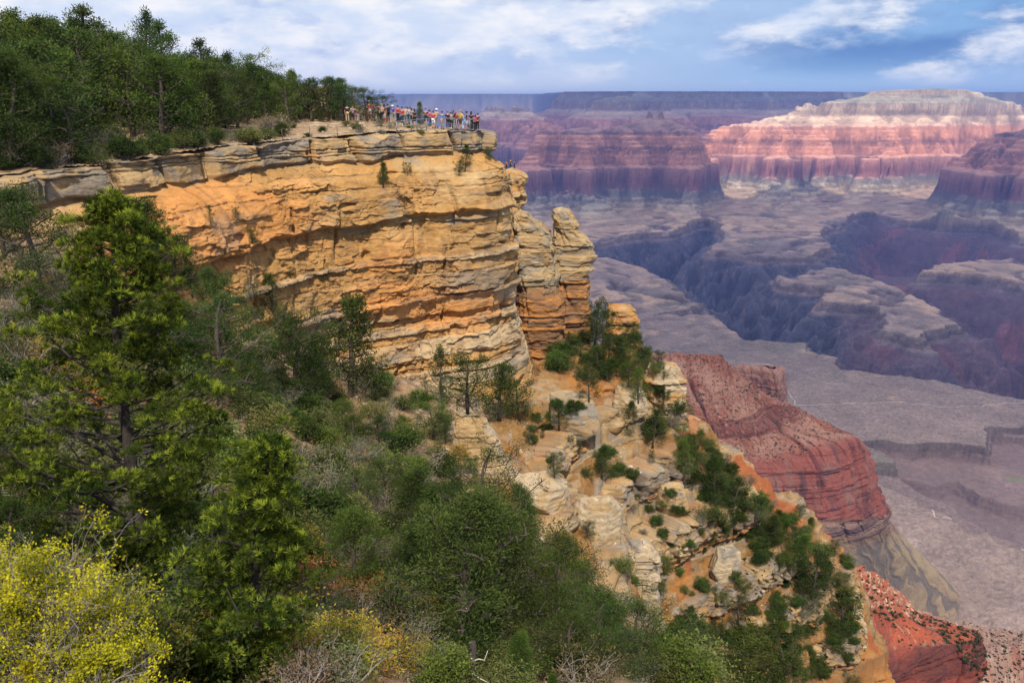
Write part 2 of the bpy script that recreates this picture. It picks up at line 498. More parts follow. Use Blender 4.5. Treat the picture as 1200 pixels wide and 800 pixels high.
def trails():
    """pale footpaths over the bench, laid on the terrain"""
    bpy.context.view_layer.update(); dg = bpy.context.evaluated_depsgraph_get()
    m = plain_mat('trodden_dust', (.50, .40, .30), .95, .15, .2)
    for pts in ([(908, 474), (960, 471), (1010, 469), (1050, 469), (1090, 472), (1130, 474), (1165, 471), (1200, 468), (1260, 464)], [(1085, 588), (1093, 595), (1098, 602), (1110, 603), (1122, 606)], [(918, 450), (928, 462), (932, 472)], [(1140, 610), (1165, 618), (1200, 640), (1240, 660)]):
        q = [PZ(a, b, -955)[:2] for a, b in pts]; line, s = curve(q, 260)
        line = line + np.stack([6 * fbm2(s / 60, s * 0, 3, seed=1), 10 * fbm2(s / 80, s * 0, 3, seed=2)], 1)
        tg = np.gradient(line, axis=0); tg /= np.linalg.norm(tg, axis=1)[:, None]; nn = np.stack([-tg[:, 1], tg[:, 0]], 1)
        V = []
        for p, n in zip(line, nn):
            for w in (-1, 1):
                a = p + n * w * 1.7
                ok, loc, *_ = SC.ray_cast(dg, Vector((a[0], a[1], 300)), Vector((0, 0, -1)))
                V.append((a[0], a[1], (loc.z if ok else -955) + .35))
        k = np.arange(len(line) * 2).reshape(-1, 2)
        o = link('trail', make_mesh('trail', V, np.stack([k[:-1, 0], k[:-1, 1], k[1:, 1], k[1:, 0]], -1), None, (m,))); tag(o, kind='structure')
# ================================================================== near rock: masonry of beds and joints
_brng = np.random.default_rng(5)
_t = np.exp(_brng.normal(-.60, .85, 900)); _t = np.clip(_t, .16, 3.2)
BEDS = np.cumsum(_t); BEDS -= BEDS[450]              # bed boundaries in metres, about -320..+320


def masonry(s, z, q=None, scale=1.0, seed=0.0, crack=.10, amp=1.0):
    """outward relief of bedded, jointed rock at (s along the face, z): returns displacement (m), bed hardness 0..1"""
    s = s / scale; z = z / scale
    zz = z + .20 * fbm2(s / 9, z / 14, 2, seed=seed + 3) + .035 * perlin2(s / .8, z / 2 + seed)
    b = np.clip(np.searchsorted(BEDS, zz) - 1, 0, len(BEDS) - 2)
    th = BEDS[b + 1] - BEDS[b]; t = (zz - BEDS[b]) / th
    bb = b + seed
    hard = hsh(bb, 1.7)
    e = np.minimum(t, 1 - t) * th
    d = (hard - .5) * .55 * amp
    d -= crack * 2.0 * np.exp(-(e / .06) ** 2) * hsh(bb, 9.1) ** 2
    # joints: blocks of each bed
    w = th * (1.2 + 2.6 * hsh(bb, 5.3)) + .25
    sw = s + .18 * perlin2(s * .9, z * .9 + seed) + hsh(bb, 2.2) * 50
    c = np.floor(sw / w); fr = (sw / w - c) * w
    ed = np.minimum(fr, w - fr)
    pres = smooth(-.25, .35, fbm2(s / 7, z / 5, 2, seed=seed + 11))      # zones of broken rock, zones of smooth face
    blk = hsh(bb, c, 3.0)
    d += (blk - .5) * .34 * amp * (.25 + .75 * pres)
    d -= crack * (.4 + hsh(bb, c, 8.)) * np.exp(-(ed / .06) ** 2) * (.3 + .7 * pres)
    # big vertical joints
    J = 4.3; c2 = np.floor((s + 1.2 * perlin2(s / 5, z / 6 + seed)) / J)
    jx = (s + 1.2 * perlin2(s / 5, z / 6 + seed)) - (c2 + .2 + .6 * hsh(c2, seed, 4)) * J
    d -= .55 * amp * np.exp(-(jx / .13) ** 2) * smooth(-.1, .3, perlin2(s / 4 + 7, z / 4))
    d += .5 * amp * (hsh(c2 + (jx > 0), np.floor(zz / 5 + hsh(c2, 3.)), seed) - .5) * smooth(-.2, .4, perlin2(s / 9 + 3, z / 6))
    d += .10 * amp * fbm2(s * 1.4, z * 1.8, 4, seed=seed + 20) + .30 * amp * fbm2(s / 4, z / 3, 3, seed=seed + 29)
    return d * scale, hard, blk, e


def worley(x, y, seed=0.0):
    """jittered cells: id hash 0..1 and distance to the cell border"""
    xi = np.floor(x); yi = np.floor(y)
    f1 = np.full(np.shape(x), 9., np.float32); f2 = f1.copy(); h = np.zeros(np.shape(x), np.float32)
    for dx in (-1, 0, 1):
        for dy in (-1, 0, 1):
            cx = xi + dx; cy = yi + dy
            px_ = cx + .15 + .7 * hsh(cx, cy, seed + 1.3); py_ = cy + .15 + .7 * hsh(cx, cy, seed + 7.7)
            d = np.hypot(x - px_, y - py_).astype(np.float32); n = d < f1
            f2 = np.where(n, f1, np.minimum(f2, d)); h = np.where(n, hsh(cx, cy, seed + 3.1), h); f1 = np.where(n, d, f1)
    return h, f2 - f1


def rubble_relief(s, z, seed=0.0, amp=1.0):
    """angular broken faces: two sizes of chipped blocks"""
    ws = s + .25 * perlin2(s * 1.3, z * 1.3 + seed); wz = z + .12 * perlin2(s * 1.3 + 9, z * 1.6 + seed)
    h1, e1 = worley(ws / 1.5, wz / .62, seed); h2, e2 = worley(ws / .55, wz / .27, seed + 5)
    d = (h1 - .5) * .42 + (h2 - .5) * .17 - .16 * np.exp(-(e1 / .05) ** 2) * (h2 > .35) - .07 * np.exp(-(e2 / .07) ** 2)
    return d * amp, h1, e1


C_CREAM = np.array([.40, .265, .125]); C_BUFF = np.array([.39, .21, .07]); C_ORNG = np.array([.50, .215, .06])
C_GREY = np.array([.21, .18, .14]); C_DARK = np.array([.09, .07, .055]); C_RED = np.array([.47, .125, .055])
C_PALE = np.array([.42, .325, .205]); C_BROWN = np.array([.25, .125, .055])


def curve(pts, n):
    """Catmull-Rom through pts, n samples evenly along it"""
    p = np.array(pts, float); p = np.concatenate([[2 * p[0] - p[1]], p, [2 * p[-1] - p[-2]]])
    out = []
    for i in range(1, len(p) - 2):
        t = np.linspace(0, 1, 60, endpoint=False)[:, None]
        a, b, c, d = p[i - 1], p[i], p[i + 1], p[i + 2]
        out.append(.5 * (2 * b + (c - a) * t + (2 * a - 5 * b + 4 * c - d) * t ** 2 + (3 * b - a - 3 * c + d) * t ** 3))
    out = np.concatenate(out + [p[-2:-1]])
    s = np.concatenate([[0], np.cumsum(np.linalg.norm(np.diff(out, axis=0), axis=1))])
    q = np.linspace(0, s[-1], n)
    return np.stack([np.interp(q, s, out[:, i]) for i in range(out.shape[1])], 1), q


# ------------------------------------------------------------------ the headland: rim line, wall, wooded top
RIM_PX = [(-190, 262, 34), (-60, 224, 41), (0, 212, 44), (60, 202, 48), (130, 196, 51), (190, 187, 55), (250, 178, 60), (330, 168, 66), (420, 161, 70.5),
          (480, 156, 74), (540, 154, 76), (563, 154.5, 77.5), (574, 155, 80), (572, 154, 84), (556, 152.5, 89), (520, 150, 96), (470, 147, 106), (400, 143, 120)]
RIM = [P(*a) for a in RIM_PX]


def wall_offset(s, z, zt, nose):
    """how far the face stands out from the rim line at height z (rim height zt); nose 0..1"""
    h = zt - z
    # cap ledge, sloping shelf under it, main face with a long undercut, lower bulge, foot
    H = [-1, 0, .3, 1.7, 2.0, 2.5, 3.2, 4.4, 6.3, 6.7, 7.1, 7.6, 9.5, 12.5, 14.2, 14.8, 16.5, 18.5, 21, 24.5, 28, 34]
    O1 = [-4.2, -.2, .1, .0, -.55, -.3, .5, 1.0, 1.5, 1.5, .55, .8, 1.5, 1.9, 2.0, 1.5, 1.6, 2.0, 2.6, 3.2, 4.6, 8.0]
    O2 = [-3.4, -.2, .1, .3, -.3, .5, 1.6, 2.4, 2.7, 2.9, 2.1, 2.4, 2.7, 2.8, 2.8, 2.2, 2.2, 2.7, 3.6, 4.7, 6.6, 10.0]
    return np.interp(h, H, O1) * (1 - nose) + np.interp(h, H, O2) * nose


def headland_wall():
    line, s = curve(RIM, 1250)
    sm = lambda a, k: np.stack([np.convolve(np.pad(a[:, i], k, 'edge'), np.ones(2 * k + 1) / (2 * k + 1), 'valid') for i in range(a.shape[1])], 1)
    tng = np.gradient(sm(line[:, :2], 25), axis=0); tng /= np.linalg.norm(tng, axis=1)[:, None]
    nrm = sm(np.stack([tng[:, 1], -tng[:, 0]], 1), 10)
    nrm /= np.linalg.norm(nrm, axis=1)[:, None]
    zt = line[:, 2] + .25 * fbm2(s / 3, s * 0, 3, seed=2)
    hh = np.concatenate([np.linspace(-1, 0, 30, endpoint=False), np.linspace(0, 3, 60, endpoint=False), np.linspace(3, 33, 520)])
    S, Hh = np.meshgrid(s, hh, indexing='xy')
    Z = zt[None, :] - np.maximum(Hh, 0) - .12 * np.minimum(Hh, 0)
    nose = smooth(s[np.argmin(abs(line[:, 0] - P(505, 155, 75)[0]))], s[np.argmin(np.linalg.norm(line - P(563, 154.5, 77.5), axis=1))], S)
    hw = Hh + .5 * fbm2(S / 7, Hh / 9, 3, seed=44)
    O = wall_offset(S, -hw, 0 * S, nose)
    O += 1.1 * fbm2(S / 11, Z / 16, 3, seed=9) * smooth(2.5, 6, Hh) + .45 * fbm2(S / 4.5, Z / 7, 2, seed=31)
    cap = 1 - smooth(1.8, 2.2, hw)
    # the cap breaks into big blocks; gaps where it has fallen
    J = 4.6; sj = S + .9 * perlin2(S / 3, Z / 3); c = np.floor(sj / J); fj = (sj / J - c) * J
    O += cap * ((hsh(c, 3.) - .6) * 1.5 - .8 * np.exp(-((np.minimum(fj, J - fj)) / .16) ** 2)) * smooth(-.2, .3, Hh)
    d, hard, blk, e = masonry(S, Z, seed=1.0, amp=1.0)
    smoothz = smooth(-.1, .45, fbm2(S / 13, Z / 8, 2, seed=70)) * (1 - cap)
    rb, rbh, rbe = rubble_relief(S, Z, 2.0)
    broken = smooth(-.25, .25, fbm2(S / 8, Z / 6, 3, seed=71))
    O += (d * (1 - .5 * smoothz) + rb * (.25 + .75 * broken) * (1 - .5 * cap)) * smooth(-.3, .2, Hh)
    # small hollows and pocks
    pk = smooth(.46, .62, perlin3(S / 2.3, Z / 1.1, S * 0 + 3)) * (1 - cap) * .5
    O -= pk
    X = line[None, :, 0] + nrm[None, :, 0] * O; Y = line[None, :, 1] + nrm[None, :, 1] * O
    Z = Z + .12 * fbm2(S / 1.5, Hh * 2, 2, seed=3)
    # --- colour
    f1 = fbm2(S / 9, Z / 4.5, 4, seed=101); f2 = fbm2(S / 2.2, Z / .9, 4, seed=102); f3 = fbm2(S / 1.2, Z / 5.5, 3, seed=103)
    sn = S / s[-1]
    sx = lambda px, py, Y: s[np.argmin(np.linalg.norm(line[:, :2] - P(px, py, Y)[:2], axis=1))]
    blob = lambda px, py, Y, rs, h, rh: np.exp(-((S - sx(px, py, Y)) / rs) ** 2 - ((Hh - h) / rh) ** 2)
    org = 1.1 * blob(250, 178, 60, 11, 4.6, 2.6) + .7 * blob(190, 187, 55, 7, 4.5, 3) + .75 * blob(440, 160, 71, 8, 14.5, 3.4) + .7 * blob(540, 154, 76, 6, 16, 2.6) + .4 * blob(330, 168, 66, 10, 8.5, 2) + .5 * blob(420, 160, 70, 9, 10, 1.5)
    o_ = smooth(.25, .75, .85 * org + .55 * f1 + .25 * f2 - .05)
    col = mix(C_BUFF, C_CREAM, smooth(-.3, .5, f1 + .4 * f2 + .5 * (hard - .5)))
    col = mix(col, C_PALE, smooth(.62, .85, hard + .2 * f1) * .55 * (1 - .6 * o_))
    col = mix(col, C_ORNG, o_ * .85)
    col = mix(col, C_BROWN, smooth(.0, .5, f3 + .35 * f2 - .1) * .35 * smooth(2, 4, Hh) * (1 - .5 * o_))
    gk = smooth(.22, .5, fbm2(S / 5.5, Z / 2.2, 3, seed=111) + .25 * (hard - .5)) * (1 - .5 * o_)
    gk = np.maximum(gk * .9, 1.1 * blob(535, 154, 76, 3.6, 13.2, 1.2) * (f2 > -.35)); gk = np.minimum(gk, 1)
    col = mix(col, C_GREY, gk * .75)
    capc = mix(mix(np.broadcast_to(C_GREY, col.shape), C_CREAM * .9, smooth(-.2, .4, f2 + .6 * (hsh(c, 7.) - .4))), C_ORNG, smooth(.25, .5, f1) * .6)
    col = mix(col, capc, cap * .9)
    col = mix(col, C_DARK, smooth(.25, .6, f3 + .1) * .28 * smooth(.3, -.2, f2))
    col = mix(col, C_DARK, .45 * np.exp(-(e / .06) ** 2) * (hsh(np.floor(S / 3), np.floor(Z / .8)) > .5))
    col = mix(col, C_DARK, .55 * np.exp(-(rbe / .06) ** 2) * broken * (rbh > .4))
    col *= (1 + .16 * (blk - .5) + .10 * f2 + .22 * (rbh - .5) * broken)[..., None]
    V = np.stack([X, Y, Z], -1).reshape(-1, 3)
    me = make_mesh('cliff', V, grid_quads(*S.shape), None, (M['rock'],), None, True, {'Col': np.clip(col, .02, .9).reshape(-1, 3)})
    o = link('cliff_wall', me); tag(o, kind='structure')
    return o


class TPS:
    def __init__(s, pts, lam=.02):
        p = np.array(pts, float); s.c = p[:, :2].mean(0); s.k = 1 / 30.
        q = (p[:, :2] - s.c) * s.k; n = len(p); s.q = q
        r2 = ((q[:, None] - q[None]) ** 2).sum(-1)
        K = .5 * r2 * np.log(r2 + 1e-12) + lam * np.eye(n)
        A = np.zeros((n + 3, n + 3)); A[:n, :n] = K; A[:n, n] = 1; A[:n, n + 1:] = q; A[n:, :n] = A[:n, n:].T
        s.w = np.linalg.solve(A, np.concatenate([p[:, 2], [0, 0, 0]]))

    def __call__(s, x, y):
        sh = np.shape(x); X = ((np.stack([np.ravel(x), np.ravel(y)], 1) - s.c) * s.k).astype(np.float32)
        out = np.empty(len(X)); n = len(s.q)
        for i in range(0, len(X), 40000):
            b = X[i:i + 40000]
            r2 = (b[:, :1] - s.q[None, :, 0].astype(np.float32)) ** 2 + (b[:, 1:] - s.q[None, :, 1].astype(np.float32)) ** 2
            out[i:i + 40000] = (.5 * r2 * np.log(r2 + 1e-12)) @ s.w[:n] + s.w[n] + b @ s.w[n + 1:]
        return out.reshape(sh)


GROUND_PX = [
    # foreground slope falling away from the camera
    (0, 830, 7.5), (100, 800, 8.5), (200, 800, 10), (400, 810, 13), (550, 810, 16.5), (700, 810, 25),
    (165, 720, 17), (0, 620, 13), (0, 420, 24), (60, 335, 45.5), (-100, 500, 20), (-160, 330, 36), (20, 360, 36), (120, 400, 38),
    (200, 480, 30), (200, 600, 22), (150, 345, 50), (230, 372, 54), (300, 400, 58.5), (300, 440, 46), (300, 520, 35), (300, 650, 22), (300, 750, 15),
    (390, 430, 64), (420, 470, 57), (420, 560, 40), (420, 680, 25), (460, 440, 69), (520, 452, 72), (590, 450, 75.5), (640, 446, 79),
    (480, 520, 56), (545, 500, 59), (560, 600, 45), (500, 640, 32), (540, 700, 28),
    # rocky rib
    (590, 545, 60), (625, 570, 60), (690, 600, 58), (735, 640, 54), (760, 740, 46), (690, 680, 40), (640, 620, 46),
    # under the headland
    (450, 420, 84), (300, 380, 80), (150, 330, 76),
]
# the stepped face east of the rib: its level falls away down and to the right of the view
W_ = [700, 798, 823, 900, 1025, 1116, 1230, 1300, 1400]; ZW = [-21.5, -26.6, -28, -31.5, -37.5, -42.5, -50, -55, -63]


def east(px, py, back=0.):
    z = np.interp(py + .55 * px, W_, ZW)
    p = PZ(px, py, z)
    return P(px, py, p[1] + back)


EAST_PX = [(655, 475), (690, 425), (700, 460), (700, 510), (730, 418), (720, 555), (750, 520), (760, 440), (765, 600), (775, 660), (790, 500), (800, 560), (800, 640), (815, 530), (850, 556), (850, 610), (850, 690), (800, 730), (850, 770), (885, 590), (900, 650), (900, 720), (920, 610), (950, 690), (950, 770), (960, 640),
           (1000, 678), (1000, 750), (1015, 730), (1025, 790), (800, 800), (900, 805), (1010, 805)]
GROUND_XYZ = [tuple(east(*q)) for q in EAST_PX] + [(0, 0, -1.75), (0, 2.0, -2.3), (-4, 1.5, -2.0), (5, 2, -3.5), (-12, -4, -.5), (0, -8, -1.0), (12, -4, -6), (20, 4, -12), (40, 10, -28), (-30, 5, -1.5), (-40, 25, -2.5),
              (60, 40, -60), (60, 100, -88), (70, 130, -110), (30, 130, -62), (45, 128, -84), (10, 125, -48), (-20, 120, -38), (62, 75, -78), (50, 140, -100), (0, 150, -70), (-60, 120, -30), (-60, 60, -8)]


def ground_raw(x, y):
    return TPSG(x, y)


TPSG = TPS([tuple(P(*g)) for g in GROUND_PX] + GROUND_XYZ)
# crest of the spur against the canyon: beyond it the ground drops
CREST = np.array([P(640, 446, 80)[:2]] + [east(px, py, 1.5)[:2] for px, py in [(690, 425), (730, 418), (760, 440), (790, 500), (815, 530), (850, 556), (885, 590), (920, 610), (960, 640), (1000, 678), (1015, 730), (1025, 790), (1040, 850)]])


def beyond_crest(x, y):
    d = np.full(np.shape(x), 1e9); sg = np.zeros(np.shape(x))
    for (ax, ay), (bx, by) in zip(CREST[:-1], CREST[1:]):
        ex, ey = bx - ax, by - ay
        t = np.clip(((x - ax) * ex + (y - ay) * ey) / (ex * ex + ey * ey), 0, 1)
        dx, dy = x - ax - t * ex, y - ay - t * ey
        dd = np.hypot(dx, dy); side = ex * dy - ey * dx
        m = dd < d; d = np.where(m, dd, d); sg = np.where(m, np.sign(side), sg)
    return d * sg


def rocky(x, y):
    """0..1 where bedrock shows on the ground sheet"""
    px = 600 + FPX * x / (y * CT + 1e-3)      # rough bearing only
    a = smooth(6, 13, x - .12 * (y - 60)) * smooth(40, 50, y)
    return a


def ground_height(x, y):
    z = ground_raw(x, y)
    b = beyond_crest(x, y) + np.where(y > 55, 2.6 * fbm2(x / 4.5, y / 4.5, 4, seed=15), 0)
    z = z - np.where(y > 60, 1.3 * np.maximum(b - 1.0, 0) * smooth(60, 70, y), 0)
    r = np.hypot(x, y)
    z += smooth(4, 20, r) * (.55 * fbm2(x / 6, y / 6, 4, seed=5) + .9 * fbm2(x / 15, y / 15, 2, seed=6))
    z += .06 * fbm2(x * 1.5, y * 1.5, 3, seed=9)
    return z


def ground_colour(x, y, z, n):
    f1 = fbm2(x / 5, y / 5, 4, seed=201); f2 = fbm2(x / 1.1, y / 1.1, 4, seed=202); f3 = fbm2(x / .35, y / .35, 3, seed=203)
    soil = mix(np.broadcast_to(np.array([.25, .165, .095]), x.shape + (3,)), np.array([.36, .21, .11]), smooth(-.3, .4, f1))
    soil = mix(soil, np.array([.17, .155, .07]), smooth(.0, .45, fbm2(x / 3, y / 3, 3, seed=210)) * .7)     # low grass and litter
    soil = mix(soil, np.array([.42, .33, .23]), smooth(.22, .5, f2) * .75)                                   # pale stones
    red = smooth(18, 30, x - .1 * (y - 80)) * smooth(80, 92, y + .3 * x) * smooth(-.45, .1, f1)
    soil = mix(soil, np.array([.47, .16, .06]), red * .8)
    soil *= (1 + .25 * f3 + .12 * f2)[..., None]
    return soil


def hillside():
    rr = np.geomspace(1.2, 175, 720); az = np.radians(np.linspace(-82, 72, 820))
    r, A = np.meshgrid(rr, az, indexing='ij'); x = r * np.sin(A); y = r * np.cos(A)
    z = ground_height(x, y)
    sp = smooth(.2, .6, spur_mask(x, y))
    z = z - 1.0 * sp
    col = ground_colour(x, y, z, None)
    me = make_mesh('hillside', np.stack([x, y, z], -1).reshape(-1, 3), grid_quads(*x.shape), None, (M['soil'],), None, True, {'Col': np.clip(col, .02, .9).reshape(-1, 3)})
    o = link('hillside_ground', me); tag(o, kind='structure')
    return o


_n = np.gradient(CREST, axis=0); _n /= np.linalg.norm(_n, axis=1)[:, None]
SPUR_POLY = [P(545, 470, 66)[:2], P(600, 455, 74)[:2]] + [c + 4.5 * np.array([-n[1], n[0]]) for c, n in zip(CREST, _n)] + [east(1000, 860)[:2], east(900, 850)[:2], east(800, 840)[:2]] + [P(*g)[:2] for g in [(760, 800, 44), (700, 700, 42), (640, 640, 46), (580, 600, 49), (548, 560, 54)]]


def spur_mask(x, y):
    return smooth(-1.5, 2.5, poly_sd(x, y, SPUR_POLY))


def rock_spur():
    p = np.array(SPUR_POLY); x0, y0 = p.min(0) - 2; x1, y1 = p.max(0) + 2
    st = .125
    xs = np.arange(x0, x1, st); ys = np.arange(y0, y1, st)
    x, y = np.meshgrid(xs, ys, indexing='xy')
    m = poly_sd(x, y, SPUR_POLY)
    z = ground_height(x, y)
    gx = np.gradient(z, st, axis=1); gy = np.gradient(z, st, axis=0)
    k = 8; ker = np.ones(2 * k + 1) / (2 * k + 1)
    for ax in (0, 1):
        gx = np.apply_along_axis(lambda a: np.convolve(np.pad(a, k, 'edge'), ker, 'valid'), ax, gx); gy = np.apply_along_axis(lambda a: np.convolve(np.pad(a, k, 'edge'), ker, 'valid'), ax, gy)
    g = np.hypot(gx, gy) + 1e-6; nx, ny = -gx / g, -gy / g
    s = x * .70 + y * .714
    # strata here dip a little to the west; hard beds stand as risers, soft beds lie as slopes between
    zb = z + .05 * x
    cs = s + 1.2 * perlin2(s / 4, zb / 5)
    cell = np.floor(cs / 3.1); 
    def terr(zv, scale, k, seed, jit):
        zq = zv + jit * (hsh(np.floor(cs / (scale * 1.1) + .3 * perlin2(x / 3, y / 3)), seed, 2) - .5) * scale + .16 * scale * fbm2(x / (5 * scale), y / (5 * scale), 2, seed=seed)
        off = zv - zq
        q = zq / scale + seed * 3
        b = np.clip(np.searchsorted(BEDS, q) - 1, 0, len(BEDS) - 2); th = BEDS[b + 1] - BEDS[b]; t = (q - BEDS[b]) / th
        hd = hsh(b, seed)
        sharp = 1 + 9 * smooth(.35, .55, hd) * k
        g_ = np.where(t < .5, .5 * (2 * t) ** sharp, 1 - .5 * (2 - 2 * t) ** sharp)
        return (BEDS[b] + th * g_ - seed * 3) * scale + off, hd, t, b
    z1, hdA, tA, bA = terr(zb, 4.2, 1., 40., .07)
    z2, hdB, tB, bB = terr(z1, .95, .55, 60., .16)
    zT = z2 - .05 * x
    rb, blk, rbe = rubble_relief(s, zb, 7.0)
    rb2, blk2, rbe2 = worley(s / 3.4 + .2 * perlin2(x, y), zb / 1.7, 3.)[0], 0, 0
    hard = hdA
    px = 600 + 930 * x / y
    dcr = -beyond_crest(x, y) + 3.5 * fbm2(x / 6, y / 6, 4, seed=61)
    soilz = smooth(5.5, 2.5, dcr) * smooth(-2.5, 0, dcr + 1.5 * fbm2(x / 2.5, y / 2.5, 3, seed=66)) * smooth(-.45, -.1, fbm2(x / 4, y / 4, 3, seed=67)) * smooth(16, 18.5, x + .8 * fbm2(x / 3, y / 3, 3, seed=7)) * smooth(36, 31, x) * .9
    soilz = np.maximum(soilz, smooth(.30, .55, fbm2(x / 6.5, y / 6.5, 3, seed=63)) * .75)
    rk = (1 - soilz) * smooth(.2, .55, g)
    disp = (rb * 1.0 + (rb2 - .5) * .9) * rk
    X = x + nx * disp * .8; Y = y + ny * disp * .8; Z = z + (zT - z) * rk + .12 + disp * .4
    edge = smooth(2.2, 0, m); Z -= 1.6 * edge
    f1 = fbm2(x / 6, y / 6, 4, seed=301); f2 = fbm2(s / 1.5, zb / .6, 4, seed=302); f3 = fbm2(x / .7, z / .7, 3, seed=303)
    riser = smooth(.38, .52, hdA + .08 * f2) * smooth(.02, .10, tA)
    rock = mix(mix(np.broadcast_to(C_ORNG * .7, x.shape + (3,)), C_BUFF * .75, smooth(-.55, .0, f1 + .5 * f2)), C_CREAM, np.maximum(riser, smooth(.15, .5, f1 + .6 * (hdB - .5)) * .7))
    rock = mix(rock, C_PALE, smooth(.1, .5, f2 + .3 * f1) * .55)
    rock = mix(rock, C_GREY, smooth(-.15, .35, f2 * .5 + .7 * (blk - .45) + .35 * f1) * .85 * (.2 + .8 * riser))
    rock = mix(rock, C_BROWN, smooth(.1, .5, f3 + .4 * f1) * .4 * (1 - riser))
    rock = mix(rock, C_DARK, smooth(.25, .6, f3 - .2 * f2) * .4)
    rock = mix(rock, C_DARK, .4 * np.exp(-(rbe / .06) ** 2) * (blk > .5))
    rock = mix(rock, C_DARK, .5 * np.exp(-(np.minimum(tA, 1 - tA) / .04) ** 2))
    soil = mix(np.broadcast_to(np.array([.30, .095, .035]), rock.shape), np.array([.30, .16, .08]), smooth(-.2, .4, f1 + .5 * f2))
    soil = mix(soil, C_CREAM, smooth(.3, .55, f3) * .5)
    west = smooth(16, 8, x)
    soil = mix(soil, np.array([.36, .25, .14]), west)
    col = .86 * mix(rock, soil, smooth(.35, .7, soilz)) * (1 + .14 * (blk - .5) + .12 * f3)[..., None]
    V = np.stack([X, Y, Z], -1).reshape(-1, 3)
    q = grid_quads(*x.shape); keep = (m.reshape(-1)[q] > -.5).all(1); q = q[keep]
    us, inv = np.unique(q, return_inverse=True)
    me = make_mesh('rock_spur', V[us], inv.reshape(-1, 4), None, (M['rock'],), None, True, {'Col': np.clip(col, .02, .9).reshape(-1, 3)[us]})
    o = link('rock_spur', me); tag(o, kind='structure')
    return o


